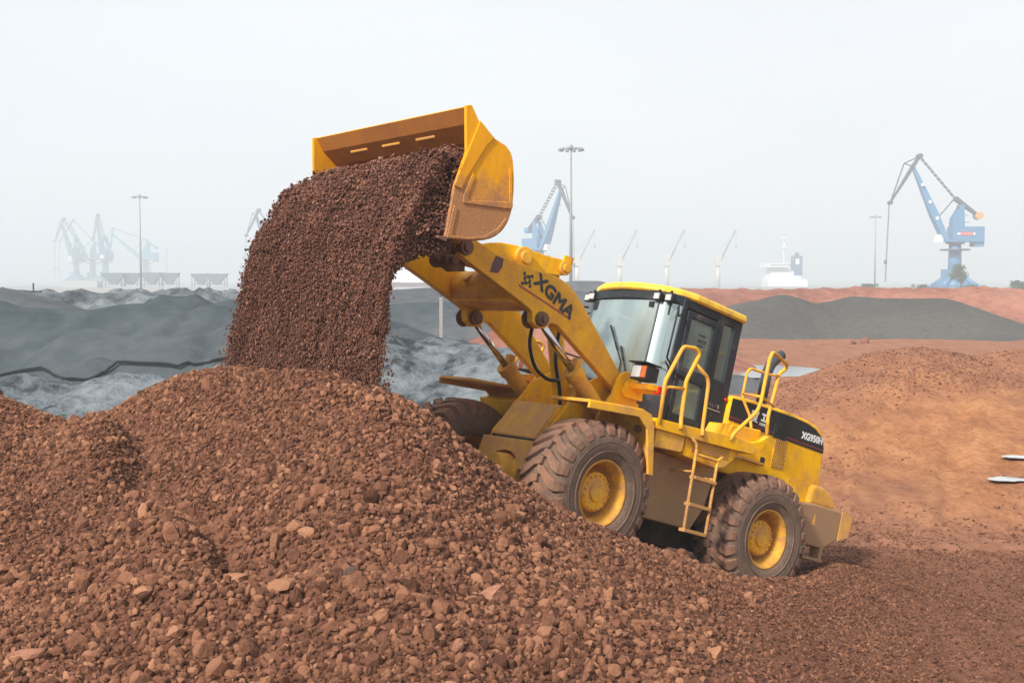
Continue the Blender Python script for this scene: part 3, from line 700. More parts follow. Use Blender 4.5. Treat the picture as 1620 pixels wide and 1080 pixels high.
# lower nose with an arch over the axle housing (faces forward)
ar = [(-0.50, 1.205), (0.42, 1.205), (0.46, 1.16), (0.46, 0.86), (0.34, 0.86)]
ar += [(0.30 * math.cos(t), 0.84 + 0.22 * math.sin(t)) for t in np.linspace(0.15, math.pi - 0.15, 12)] + [(-0.34, 0.86), (-0.5, 0.86)]
m = MB(); n_ = len(ar); vs = [(2.85, y, z) for y, z in ar] + [(3.24 + (1.2 - z) * 0.12, y, z) for y, z in ar]
m.add(vs, [list(range(n_)), list(range(2 * n_ - 1, n_ - 1, -1))] + [(i, (i + 1) % n_, (i + 1) % n_ + n_, i + n_) for i in range(n_)])
m.build('frame_arch', M['muddy'], L, 0.008)
m = MB(); m.box(2.85, 3.19, -0.4, 0.40, 1.20, 1.24); m.build('frame_gap', M['black'], L)

# --- front fenders
def strip(m, prof, y0, y1, th=0.035):
    P = [Vector((x, 0, z)) for x, z in prof]; up = []
    for i, p in enumerate(P):
        d = (P[min(i + 1, len(P) - 1)] - P[max(i - 1, 0)]).normalized(); nrm = Vector((-d.z, 0, d.x))
        if nrm.z < 0 and abs(nrm.z) > abs(nrm.x): nrm = -nrm
        if abs(nrm.x) >= abs(nrm.z) and nrm.x > 0: nrm = -nrm
        up.append(p + nrm * th)
    poly = [(p.x, p.z) for p in P] + [(p.x, p.z) for p in reversed(up)]
    m.prism(poly, y0, y1)
for s in (1, -1):
    m = MB(); y0, y1 = (0.76, 1.40) if s > 0 else (-1.40, -0.76)
    dz = 0.0 if s > 0 else 0.12
    strip(m, [(3.42, 1.68 + dz), (2.62, 1.765 + dz), (2.50, 1.74 + dz), (2.42, 1.63 + dz), (2.28, 1.12 + dz)], y0, y1)
    ye = (1.385, 1.415) if s > 0 else (-1.415, -1.385)
    m.prism([(3.42, 1.62 + dz), (3.42, 1.70 + dz), (2.62, 1.795 + dz), (2.48, 1.77 + dz), (2.40, 1.65 + dz), (2.26, 1.12 + dz), (2.34, 1.12 + dz), (2.50, 1.60 + dz), (2.66, 1.70 + dz)], *ye)
    m.build('front_fender', M['yellow_dusty'] if s > 0 else M['muddy'], L, 0.006)
# steering joint area between the frames
m = MB(); m.cyl((1.98, 0, 0.45), (1.98, 0, 1.45), 0.12); m.box(1.9, 2.3, -0.3, 0.3, 1.25, 1.33); m.box(1.9, 2.4, -0.3, 0.3, 0.5, 0.58)
m.cyl((1.6, 0.45, 0.9), (2.5, 0.6, 0.9), 0.06); m.cyl((1.6, -0.45, 0.9), (2.5, -0.6, 0.9), 0.06)
m.build('articulation_joint', M['steel_dirty'], L, 0.004)

# --- lift arms
ARM = [(5.03, 2.96), (4.97, 3.02), (4.83, 3.05), (4.54, 3.0), (4.32, 2.985), (3.86, 3.0), (3.62, 3.02), (3.44, 2.99), (3.30, 2.92), (3.12, 2.80), (2.95, 2.67), (2.67, 2.46), (2.40, 2.25),
       (2.22, 2.16), (2.20, 2.08), (2.26, 2.01), (2.38, 2.01), (2.53, 2.08), (2.81, 2.21), (3.47, 2.505), (3.56, 2.50), (3.62, 2.42), (3.72, 2.39), (3.82, 2.43), (3.86, 2.54), (3.93, 2.57), (4.44, 2.70), (4.86, 2.80), (4.97, 2.84)]
for s in (1, -1):
    m = MB(); y0, y1 = (0.56, 0.66) if s > 0 else (-0.66, -0.56); m.prism(ARM, y0, y1)
    arm = m.build('lift_arm', M['arm'] if s > 0 else M['arm2'], L, 0.010)
    for (x, z, r) in ((3.72, 2.50, 0.085), (4.93, 2.93, 0.085), (2.30, 2.10, 0.10)):
        m = MB(); m.cyl((x, s * 0.50, z), (x, s * 0.70, z), r, None, 20); m.cyl((x, s * 0.695, z), (x, s * 0.72, z), r * 0.55, None, 14)
        m.build('arm_pin', M['steel_dirty'], arm, 0.006)
    if s > 0:
        th = math.atan2(-(2.63 - 2.75), 0.78) * -1
        curve_text('XGMA', 0.205, 'arm_lettering', M['ink'], arm, on_side(3.60, 0.6615, 2.79, -0.36), xs=1.12, thick=0.010)
        u = MB(); c0, c1 = Vector((4.13, 0.6613, 2.765)), Vector((3.33, 0.6613, 2.625))
        u.add([c0 + Vector((0, 0, .013)), c1 + Vector((0, 0, .013)), c1 - Vector((0, 0, .013)), c0 - Vector((0, 0, .013))], [(0, 1, 2, 3)])
        u.build('arm_stripe', M['redtape'], arm)
        # emblem: four interlocking arrow blocks round a square
        e = MB()
        for k in range(4):
            A = k * math.pi / 2
            def q(x, y): return (x * math.cos(A) - y * math.sin(A), x * math.sin(A) + y * math.cos(A), 0)
            e.add([q(-.020, .022), q(.045, .022), q(.045, .045), q(.088, .045), q(.088, .088), q(.040, .088), q(.040, .066), q(-.020, .066)], [(0, 1, 2, 3, 4, 5, 6, 7)])
        mt = on_side(4.03, 0.6615, 2.855, -0.30) @ Matrix.Rotation(0.3, 4, 'Z') @ Matrix.Scale(0.85, 4)
        e.v = [tuple(mt @ Vector(p)) for p in e.v]
        e.build('emblem', M['ink'], arm)
        w_ = MB(); w_.add([(4.52, .6612, 2.97), (4.41, .6612, 2.975), (4.40, .6612, 2.88), (4.44, .6612, 2.80), (4.55, .6612, 2.78), (4.54, .6612, 2.90)], [(0, 1, 2, 3, 4, 5)])
        w_.build('paint_scar', plain('bare_purple_scar', (0.12, 0.055, 0.06), 0.7), arm)
m = MB(); m.cyl((3.98, -0.56, 2.78), (3.98, 0.56, 2.78), 0.20, None, 28); m.box(3.72, 4.10, -0.55, 0.55, 2.585, 2.66)
m.build('cross_tube', M['yellow_dusty'], L, 0.01)
# rocker arm in the middle, its bracket, link to the bucket
m = MB()
RK = [(4.50, 3.10), (4.30, 3.21), (4.12, 3.275), (3.92, 3.31), (3.70, 3.325), (3.45, 3.34), (3.22, 3.37), (3.10, 3.365), (3.05, 3.30), (3.09, 3.22), (3.20, 3.17), (3.42, 3.13), (3.80, 3.03), (4.12, 2.96), (4.45, 2.92), (4.6, 2.93), (4.62, 3.02)]
for y0, y1 in ((0.10, 0.17), (-0.17, -0.10)): m.prism(RK, y0, y1)
m.prism([(x, z - 0.03) for x, z in RK[:7]] + [(3.4, 3.2), (4.1, 3.03), (4.5, 2.98)], -0.10, 0.10)
rk = m.build('rocker_arm', M['yellow'], L, 0.010)
m = MB()
m.cyl((3.80, 0.17, 3.20), (3.80, 0.24, 3.20), 0.125, None, 26); m.cyl((3.80, 0.235, 3.20), (3.80, 0.275, 3.20), 0.072, None, 22)
m.build('pivot_pin', M['yellow_dusty'], rk, 0.006)
m = MB(); m.cyl((3.15, 0.17, 3.28), (3.15, 0.20, 3.28), 0.085, None, 22); m.cyl((3.15, 0.20, 3.28), (3.15, 0.23, 3.28), 0.05, None, 18)
m.build('pivot_pin', M['yellow_dusty'], rk, 0.006)
m = MB()
m.box(3.00, 3.14, 0.09, 0.12, 3.36, 3.45); m.box(3.00, 3.03, 0.03, 0.12, 3.28, 3.45)
m.build('stop_bracket', M['yellow'], rk, 0.004)
m = MB()
for y0, y1 in ((0.20, 0.26), (-0.26, -0.20)): m.prism([(3.62, 2.8), (4.25, 2.8), (4.02, 3.02), (3.9, 3.10), (3.72, 3.10), (3.62, 3.02)], y0, y1)
m.build('rocker_bracket', M['muddy'], L, 0.008)
m = MB(); m.prism([(4.45, 2.83), (4.6, 2.78), (5.2, 2.95), (5.24, 3.03), (5.16, 3.09), (4.5, 3.0)], -0.07, 0.07)
m.cyl((4.72, -0.16, 2.88), (4.72, 0.17, 2.88), 0.085, None, 20); m.cyl((4.72, 0.17, 2.88), (4.72, 0.24, 2.87), 0.05, None, 16)
m.build('bucket_link', M['steel_dirty'], L, 0.008)
# tilt cylinder
m = MB(); m.cyl((3.0, 0, 2.72), (2.50, 0, 1.60), 0.10, None, 22); m.cyl((3.01, 0, 2.75), (2.97, 0, 2.66), 0.12, None, 22)
tc_ = m.build('tilt_cylinder', M['yellow'], L, 0.005)
m = MB(); m.cyl((3.14, 0, 3.28), (3.0, 0, 2.75), 0.05, None, 16); m.cyl((3.15, -0.09, 3.28), (3.15, 0.09, 3.28), 0.08, None, 16)
m.build('piston_rod', M['muddy'], tc_)
# lift cylinders
for s in (1, -1):
    p = Vector((3.72, s * 0.62, 2.50)); g = Vector((3.05, s * 0.61, 2.075)); d = (g - p).normalized()
    m = MB(); m.cyl(g, g + d * 0.95, 0.098, None, 24); m.cyl(g - d * 0.03, g + d * 0.09, 0.115, None, 24)
    m.box(g.x + d.x * .05 - .03, g.x + d.x * .05 + .05, g.y - .05, g.y + .05, g.z + 0.03, g.z + 0.16)
    m.cyl(g + Vector((0, 0, .1)), g + d * 0.8 + Vector((0, 0, .12)), 0.018, None, 8)
    cy = m.build('lift_cylinder', M['cyl'], L, 0.006)
    m = MB(); m.cyl(p, g, 0.042, None, 20); m.build('piston_rod', M['chrome'], cy)
    m = MB(); m.cyl(p - Vector((0, 0.14, 0)), p + Vector((0, 0.10, 0)), 0.075, None, 20); m.cyl(p - Vector((0, 0.15, 0)), p - Vector((0, 0.17, 0)), 0.11, None, 20)
    m.cyl(p + Vector((0, .10, 0)), p + Vector((0, .135, 0)), 0.04, None, 16)
    m.build('rod_eye', M['steel_dirty'], cy, 0.005)
# hydraulic hoses
m = MB(); m.tube([(3.62, 0.42, 2.48), (3.60, 0.40, 2.25), (3.42, 0.38, 2.0), (3.15, 0.34, 1.93), (2.95, 0.3, 1.98)], 0.022, 8, 0.12); m.build('hose', M['hose'], L)
m = MB(); m.tube([(3.0, 0.16, 2.75), (3.02, 0.18, 2.5), (3.0, 0.2, 2.2), (2.85, 0.22, 1.9), (2.8, 0.24, 1.7)], 0.022, 8, 0.12); m.build('hose', M['hose'], L)
m = MB()
for k in range(5): m.tube([(2.62, 0.1 + k * .05, 2.05), (2.5, 0.12 + k * .05, 2.0 + .02 * k), (2.3, 0.12 + k * .06, 1.85), (2.15, 0.1 + k * .05, 1.9)], 0.016, 6, 0.05)
m.build('hose_bundle', M['hose'], L)
m = MB(); m.box(2.35, 2.6, -0.05, 0.35, 1.66, 1.98); m.cyl((2.7, .3, 1.7), (2.7, .3, 2.08), .02, None, 8); m.cyl((2.45, .2, 1.98), (2.45, .2, 2.1), .04, None, 10)
m.build('valve_block', M['yellow_dusty'], L, 0.01)

# --- bucket
BO = [(5.89, 4.01), (5.83, 4.04), (5.71, 3.93), (5.52, 3.84), (5.33, 3.82), (5.23, 3.77), (5.16, 3.62), (5.10, 3.42), (5.07, 3.22), (5.09, 3.08), (5.16, 2.95), (5.29, 2.85), (5.48, 2.78), (5.76, 2.71)]
def chaikin(P, keep=3, it=2):
    for _ in range(it):
        Q = P[:keep]
        for a_, b_ in zip(P[keep - 1:-1], P[keep:]): Q += [(a_[0] * .75 + b_[0] * .25, a_[1] * .75 + b_[1] * .25), (a_[0] * .25 + b_[0] * .75, a_[1] * .25 + b_[1] * .75)]
        P = Q + [P[-1]]
    return P
BO = BO[:4] + chaikin(BO[4:], 1, 2)
m = MB(); TH = 0.03
P = [Vector((x, 0, z)) for x, z in BO[1:]]
inn = []
for i, p in enumerate(P):
    d = (P[min(i + 1, len(P) - 1)] - P[max(i - 1, 0)]).normalized(); nrm = Vector((-d.z, 0, d.x))
    inn.append(p + nrm * TH)
cen = Vector((5.5, 0, 3.4))
if (inn[6] - cen).length > (P[6] - cen).length: inn = [p - (q - p) for p, q in zip(P, inn)]
def shell(m, A, B, y0, y1):
    n = len(A); vs = []
    for y in (y0, y1):
        for p in A: vs.append((p.x, y, p.z))
        for p in B: vs.append((p.x, y, p.z))
    f = []; mi = []
    for i in range(n - 1):
        f.append((i, i + 1, 2 * n + i + 1, 2 * n + i)); mi.append(0)
        f.append((n + i, n + i + 1, 3 * n + i + 1, 3 * n + i)); mi.append(1)
        f.append((i, i + 1, n + i + 1, n + i)); mi.append(0); f.append((2 * n + i, 2 * n + i + 1, 3 * n + i + 1, 3 * n + i)); mi.append(0)
    f.append((0, n, 3 * n, 2 * n)); mi.append(0); f.append((n - 1, 2 * n - 1, 4 * n - 1, 3 * n - 1)); mi.append(0)
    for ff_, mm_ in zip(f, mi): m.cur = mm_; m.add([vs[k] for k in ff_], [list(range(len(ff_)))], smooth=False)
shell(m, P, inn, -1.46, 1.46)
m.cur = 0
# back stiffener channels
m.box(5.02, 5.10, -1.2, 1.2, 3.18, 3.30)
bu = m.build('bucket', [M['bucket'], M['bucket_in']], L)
SP = BO + [(5.78, 2.99), (5.80, 3.21), (5.76, 3.59)]
for s in (1, -1):
    m = MB(); y0, y1 = (1.46, 1.50) if s > 0 else (-1.50, -1.46)
    m.prism(SP, y0, y1)
    o = 0.0
    def pad(poly, t=0.016):
        if s > 0: m.prism(poly, 1.50, 1.50 + t)
        else: m.prism(poly, -1.50 - t, -1.50)
    pad([(5.70, 3.93), (5.755, 3.60), (5.815, 3.22), (5.72, 3.22), (5.69, 3.36), (5.56, 3.72), (5.49, 3.84), (5.52, 3.845)])
    pad([(5.60, 3.40), (5.63, 3.17), (5.60, 3.15), (5.13, 3.30), (5.14, 3.33), (5.23, 3.62), (5.19, 3.60), (5.08, 3.28), (5.08, 3.24), (5.66, 3.10), (5.68, 3.16), (5.64, 3.42)], 0.012)
    pad([(5.71, 3.03), (5.70, 2.76), (5.52, 2.80), (5.33, 2.88), (5.20, 3.0), (5.13, 3.14), (5.10, 3.12), (5.17, 2.96), (5.30, 2.86), (5.50, 2.785), (5.75, 2.72), (5.76, 3.05)], 0.012)
    m.build('side_plate', M['bucket'], bu, 0.006)
m = MB(); m.prism([(5.74, 2.685), (5.84, 2.69), (5.84, 2.715), (5.74, 2.735)], -1.5, 1.5)
m.build('cutting_edge', M['steel_dirty'], bu)
for yc in (-0.75, -0.1, 0.55):    # three weld beads inside
    m = MB(); m.prism([(5.655, 3.862), (5.66, 3.858), (5.672, 3.87), (5.668, 3.885)], yc - 0.17, yc + 0.17); m.build('weld_bead', M['muddy'], bu)
for s in (1, -1):
    m = MB(); m.cyl((4.95, s * 0.47, 2.93), (4.95, s * 0.56, 2.93), 0.05, None, 12)
    for yc in (0.51,): m.prism([(4.86, 2.86), (4.90, 3.02), (5.02, 3.06), (5.12, 3.12), (5.4, 2.84), (5.3, 2.80), (5.0, 2.83)], s * yc - 0.025, s * yc + 0.025)
    m.build('hinge_bracket', M['steel_dirty'], bu, 0.006)

# --- cab
m = MB()
FP = [(0.55, 0.75), (1.66, 0.76), (1.84, 0.70), (1.94, 0.56), (2.02, 0.25), (2.04, 0)]
FPM = FP + [(x, -y) for x, y in reversed(FP[:-1])]
m.vprism([(x + (0.03 if x > 1.7 else 0), y) for x, y in FPM], 1.70, 2.22)
m.box(0.56, 0.70, 0.66, 0.755, 2.2, 3.36); m.box(0.56, 0.70, -0.755, -0.66, 2.2, 3.36)      # rear pillars
m.box(0.90, 1.02, 0.68, 0.765, 2.2, 3.36); m.box(0.90, 1.02, -0.765, -0.68, 2.2, 3.36)
for s in (1, -1):
    m.prism([(1.56, 1.75), (1.68, 1.75), (1.72, 2.4), (1.68, 3.36), (1.60, 3.36), (1.60, 2.4)], s * 0.68, s * 0.77)
    m.box(1.78, 1.84, min(s * .62, s * .70), max(s * .62, s * .70), 3.1, 3.36)
m.vprism([(x, y) for x, y in FPM], 3.26, 3.38)
m.box(0.70, 0.90, 0.68, 0.76, 2.2, 2.56); m.box(0.70, 0.90, -0.76, -0.68, 2.2, 2.56)
m.box(0.56, 0.6, -0.7, 0.7, 2.2, 2.5)
cab = m.build('cab', M['cabdark'], L, 0.012)
m = MB(); m.vprism([(1.69, 0.775), (1.86, 0.72), (1.985, 0.575), (2.05, 0.30), (2.075, 0.1), (1.7, 0.1)], 1.66, 2.215); m.build('lower_panel', M['cabgrey'], cab, 0.01)
def curtain_glass(name, pts, z0, z1, mat, lean=0.0):
    m = MB(); n = len(pts)
    vs = [(x, y, z0) for x, y in pts] + [(x - lean, y, z1) for x, y in pts]
    m.add(vs, [(i, i + 1, n + i + 1, n + i) for i in range(n - 1)], smooth=True)
    return m.build(name, mat, cab)
fr = [(1.945, 0.565), (1.985, 0.42), (2.015, 0.25), (2.025, 0.1), (2.03, 0), (2.025, -0.1), (2.015, -0.25), (1.985, -0.42), (1.945, -0.565)]
curtain_glass('windshield', fr, 2.225, 3.255, M['windshield'], 0.03)
for s in (1, -1):
    side = [(1.69, s * 0.755), (1.78, s * 0.745), (1.85, s * 0.70), (1.90, s * 0.64), (1.935, s * 0.585)]
    curtain_glass('corner_window', side, 2.225, 3.255, M['windshield'], 0.03)
    m = MB(); m.box(0.70, 0.90, *sorted((s * 0.71, s * 0.725)), 2.56, 3.26); m.build('rear_side_window', M['glass'], cab)
m = MB(); m.box(0.575, 0.585, -0.66, 0.66, 2.5, 3.26); m.build('rear_window', M['glass'], cab)
for s in (1, -1):
    a_, b_ = sorted((s * 0.735, s * 0.785)); m = MB()
    for (x0, x1, z0, z1) in ((1.03, 1.09, 1.80, 3.24), (1.52, 1.59, 1.80, 3.24), (1.09, 1.52, 3.16, 3.24), (1.09, 1.52, 2.40, 2.55), (1.09, 1.52, 1.80, 1.98)):
        m.box(x0, x1, a_, b_, z0, z1)
    m.box(1.45, 1.60, *sorted((s * 0.785, s * 0.82)), 2.43, 2.50)
    m.build('cab_door', M['cabdark'], cab, 0.008)
    m = MB(); m.box(1.09, 1.52, *sorted((s * 0.75, s * 0.76)), 2.55, 3.16); m.box(1.09, 1.52, *sorted((s * 0.75, s * 0.76)), 1.98, 2.40)
    m.build('door_window', M['glass'], cab)
# a narrow light frame between windshield and corner window
for s in (1, -1):
    m = MB(); m.tube([(1.945, s * 0.578, 2.2), (1.915, s * 0.578, 3.27)], 0.012, 8); m.build('windshield_seal', M['cabgrey'], cab)
# roof
RF = [(0.50, 0.74), (0.60, 0.81), (1.62, 0.80), (1.76, 0.66), (1.90, 0.42), (2.02, 0.15), (2.04, 0)]
RF = [(0.50, 0.74), (0.58, 0.815), (1.50, 0.815), (1.72, 0.74), (1.90, 0.60), (2.03, 0.36), (2.08, 0.12)]
RFM = RF + [(x, -y) for x, y in reversed(RF)]
m = MB(); n_ = len(RFM); vs = []; cx_, cy_ = 1.25, 0
for (sc, z) in ((0.97, 3.365), (1.0, 3.385), (1.0, 3.43), (0.985, 3.455), (0.93, 3.47), (0.6, 3.485)):
    for x, y in RFM: vs.append((cx_ + (x - cx_) * sc, y * sc, z))
fs = [list(range(n_ - 1, -1, -1)), list(range(5 * n_, 6 * n_))]
for k in range(5): fs += [(k * n_ + i, k * n_ + (i + 1) % n_, (k + 1) * n_ + (i + 1) % n_, (k + 1) * n_ + i) for i in range(n_)]
m.add(vs, fs); roof = m.build('roof', M['roof'], cab, 0.006)
for (x, y) in ((1.98, 0.58), (1.92, 0.72), (1.98, -0.58), (1.92, -0.72)):
    m = MB(); m.cur = 0; m.box(x - 0.06, x + 0.0, y - 0.055, y + 0.055, 3.25, 3.345); m.cur = 1; m.box(x, x + 0.012, y - 0.045, y + 0.045, 3.26, 3.335)
    m.cur = 0; m.box(x - .05, x - .02, y - .015, y + .015, 3.34, 3.39)
    m.build('work_lamp', [M['black'], M['lens']], cab, 0.006)
for y_, z_ in ((0.46, 3.17), (-0.48, 3.13)):
    m = MB(); m.box(1.88, 1.95, y_ - .06, y_ + .06, z_, 3.24); m.build('sun_visor_clip', M['black'], cab)
# wipers
for (a0, a1, a2) in (((2.06, 0.30, 2.24), (2.04, 0.27, 2.45), (2.035, -0.02, 2.86)), ((2.06, 0.42, 2.24), (2.04, 0.36, 2.38), (2.03, 0.22, 2.62))):
    m = MB(); m.tube([a0, a1, a2], 0.010, 6); v0 = Vector(a1).lerp(Vector(a2), .35); m.tube([v0, Vector(a2) + (Vector(a2) - v0) * 0.15], 0.013, 6)
    m.build('wiper', M['black'], cab)
# mirror arms and handles on the corners
for s in (1, -1):
    m = MB(); m.tube([(1.80, s * 0.79, 3.20), (1.92, s * 0.93, 3.19), (1.98, s * 0.98, 3.12), (2.0, s * 0.985, 2.62), (1.94, s * 0.92, 2.55), (1.72, s * 0.79, 2.53)], 0.012, 7, 0.05)
    m.tube([(1.70, s * 0.79, 3.16), (1.85, s * 0.88, 3.08), (1.88, s * 0.88, 3.22)], 0.010, 7, 0.03)
    m.tube([(2.0, s * .97, 2.5), (1.72, s * .79, 2.45)], 0.010, 6)
    m.build('mirror_arm', M['black'], cab)
m = MB(); m.tube([(1.9, -0.70, 3.10), (2.02, -0.95, 3.18), (2.06, -1.12, 3.30), (2.04, -1.16, 3.20), (2.02, -1.18, 2.95)], 0.012, 7, 0.05); m.build('mirror_bracket', M['black'], cab)
m = MB(); m.box(2.0, 2.03, -1.12, -0.98, 2.50, 2.80); m.build('mirror', M['black'], cab, 0.01)
# inside: seat, steering column, wheel, floor console
m = MB(); m.box(0.85, 1.30, -0.25, 0.25, 2.15, 2.30); m.prism([(0.80, 2.28), (0.92, 2.28), (0.86, 2.95), (0.76, 2.95)], -0.24, 0.24); m.box(.77, .86, -.13, .13, 2.97, 3.15); m.build('seat', M['seat'], cab, 0.03)
m = MB(); m.cyl((1.85, 0, 2.15), (1.60, 0, 2.62), 0.04); m.lathe([(0.19, -0.015), (0.205, 0), (0.19, 0.015), (0.175, 0), (0.19, -0.015)], n=28)
sw = m.v
k0 = len(sw) - 28 * 5
rot = Matrix.Translation((1.60, 0, 2.62)) @ Matrix.Rotation(R_(60), 4, 'Y').to_4x4() @ Matrix.Rotation(R_(90), 4, 'X')
for i in range(k0, len(sw)): sw[i] = tuple(rot @ Vector(sw[i]))
m.build('steering_wheel', M['black'], cab)
m = MB(); m.box(1.25, 1.40, 0.42, 0.735, 1.99, 2.30); m.box(1.16, 1.24, 0.735, 0.745, 2.05, 2.32); m.build('yellow_kit_box', M['hivis'], cab, 0.005)
m = MB(); m.box(1.19, 1.32, 0.761, 0.763, 2.99, 3.02); 
for k in range(3): m.box(1.17 + .05 * k, 1.205 + .05 * k, 0.761, 0.763, 2.91, 2.96)
m.box(1.17, 1.31, 0.761, 0.763, 2.87, 2.885); m.build('window_sticker', M['ink'], cab)
m = MB(); m.box(0.66, 0.90, 0.7565, 0.760, 2.18, 2.19)
for k in range(4): m.box(0.70 + .05 * k, 0.735 + .05 * k, 0.7565, 0.760, 2.215, 2.265)
m.build('door_decal', plain('faint_decal', (0.45, 0.42, 0.42), 0.7), cab)
m = MB(); m.cyl((0.60, 0.755, 2.36), (0.60, 0.775, 2.36), 0.025); m.build('reflector', M['red'], cab)

# --- hood
HP = [(0.64, 1.46), (0.64, 2.40), (0.70, 2.43), (0.3, 2.46), (-0.23, 2.485), (-0.70, 2.495), (-0.98, 2.485), (-1.22, 2.455), (-1.36, 2.39), (-1.43, 2.28), (-1.46, 2.12), (-1.55, 1.46), (-1.52, 1.34), (-1.12, 1.36), (-0.80, 1.49), (-0.40, 1.51), (0.05, 1.48), (0.3, 1.46)]
HP = [(0.56, 1.46), (0.56, 2.43)] + HP[3:]
m = MB(); m.prism(HP, -0.83, 0.83); hood = m.build('hood', M['hood'], L, 0.045, 3)
band = [(0.555, 2.17), (0.555, 2.395), (0.3, 2.415), (-0.23, 2.437), (-0.70, 2.445), (-0.98, 2.435), (-1.18, 2.40), (-1.33, 2.33), (-1.405, 2.25), (-1.435, 2.17)]
for s in (1, -1):
    m = MB(); m.prism(band, *sorted((s * 0.828, s * 0.836))); m.build('black_band', M['band'], hood)
    m = MB(); m.prism([(0.555, 2.148), (0.555, 2.17), (-1.435, 2.17), (-1.437, 2.148)], *sorted((s * 0.828, s * 0.8355))); m.build('red_line', M['redstripe'], hood)
    m = MB(); m.prism([(0.555, 2.118), (0.555, 2.148), (-1.437, 2.148), (-1.44, 2.118)], *sorted((s * 0.828, s * 0.8365))); m.build('black_line', M['band'], hood)
curve_text('XG950H', 0.128, 'model_number', M['white'], hood, on_side(-1.15, 0.8365, 2.262, 0.02), xs=0.98, thick=0.006)
curve_text('厦', 0.155, 'hood_character', M['white'], hood, on_side(0.09, 0.8365, 2.265, 0), xs=1.1, thick=0.004)
curve_text('工', 0.12, 'hood_character', M['white'], hood, on_side(-0.10, 0.8365, 2.29, 0), xs=0.9, thick=0.008)
curve_text('XGMA', 0.052, 'hood_small_lettering', M['white'], hood, on_side(-0.10, 0.8365, 2.205, 0), thick=0.002)
# side grille: slanted panel of small slots
def grille(x0, x1, z0, z1, y, name, par, slant=0.0, nx=6, nz=14):
    m = MB(); m.cur = 0; m.prism([(x0, z0), (x0, z1), (x1, z1 + slant), (x1, z0 + slant)], y, y + 0.012)
    m.cur = 1
    for i in range(nx):
        for j in range(nz):
            fx = (i + 0.5 + 0.25 * (-1) ** j) / nx; fz = (j + 0.5) / nz
            x = x0 + (x1 - x0) * fx; z = z0 + (z1 - z0) * fz + slant * fx; w_, h_ = abs(x1 - x0) / nx * .34, (z1 - z0) / nz * .34
            m.prism([(x - w_, z - h_ * .3), (x - w_, z + h_ * .3), (x, z + h_), (x + w_, z + h_ * .3), (x + w_, z - h_ * .3), (x, z - h_)], y + 0.010, y + 0.0145)
    return m.build(name, [M['yellow_dusty'], M['grille']], par)
grille(-0.41, -0.66, 1.72, 2.10, 0.828, 'side_grille', hood, 0.015)
m = MB(); m.box(-0.60, -0.34, 0.83, 0.842, 2.10, 2.28); m.build('latch_plate', M['band'], hood, 0.01)
m = MB(); m.cyl((-0.43, 0.83, 2.2), (-0.43, 0.85, 2.2), 0.055, None, 20); m.build('fuel_cap', M['black'], hood)
m = MB(); m.box(-0.28, -0.19, 0.826, 0.836, 1.70, 1.81); m.build('hood_latch', M['black'], hood, 0.005)
for k, (x, z) in enumerate(((-0.85, 1.63), (-1.02, 1.68), (-1.22, 1.66))):
    m = MB(); m.cyl((x, 0.825, z), (x, 0.834, z), 0.022, None, 12); m.build('hood_bolt', M['muddy'], hood)
m = MB()
m.tube([(-0.80, 0.15, 2.40), (-0.80, 0.15, 3.05), (-0.84, 0.15, 3.18), (-0.95, 0.15, 3.30), (-1.03, 0.15, 3.36)], 0.072, 18, 0.12)
m.cyl((-0.80, 0.15, 2.46), (-0.80, 0.15, 2.52), 0.11, None, 20); ex = m.build('exhaust_pipe', plain('exhaust_metal', (0.055, 0.06, 0.07), 0.5), hood)
m = MB(); m.cyl((-0.3, -0.2, 2.47), (-0.3, -0.2, 2.75), 0.09, None, 18); m.cyl((-0.3, -0.2, 2.75), (-0.3, -0.2, 2.85), 0.13, None, 18); m.build('air_intake', M['black'], hood)
# rear corner lamp housings and counterweight
for s in (1, -1):
    m = MB(); m.prism([(-1.26, 1.40), (-1.28, 1.64), (-1.36, 1.68), (-1.52, 1.68), (-1.68, 1.63), (-1.80, 1.54), (-1.84, 1.42)], *sorted((s * 0.45, s * 0.90)))
    m.build('lamp_housing', M['yellow_dusty'], L, 0.05, 3)
m = MB()
CW = [(-0.72, 1.36), (-1.05, 1.40), (-1.62, 1.405), (-1.86, 1.40), (-1.89, 1.34), (-1.88, 1.10), (-1.66, 1.02), (-1.40, 0.86), (-0.96, 0.86), (-0.86, 0.98), (-0.74, 1.16)]
m.prism(CW, -1.15, 1.15); cw = m.build('counterweight', M['mud_heavy'], L, 0.025, 2)
m = MB(); m.prism([(-1.66, 1.408), (-1.863, 1.403), (-1.893, 1.34), (-1.883, 1.10), (-1.66, 1.018)], 1.148, 1.156); m.build('corner_plate', M['muddy'], cw)
for x in (-0.82, -1.10):
    m = MB(); m.prism([(x - .035, 1.13), (x, 1.27), (x + .035, 1.13)], 1.149, 1.153); m.build('yellow_mark', M['yellow_dusty'], cw)
m = MB(); m.box(-1.02, -0.97, 1.0, 1.15, 0.70, 0.9); m.box(-1.40, -1.33, 1.0, 1.15, 0.68, 0.9); m.box(-1.40, -0.97, 0.98, 1.17, 0.68, 0.72); m.build('rear_step', M['mud_heavy'], cw, 0.006)

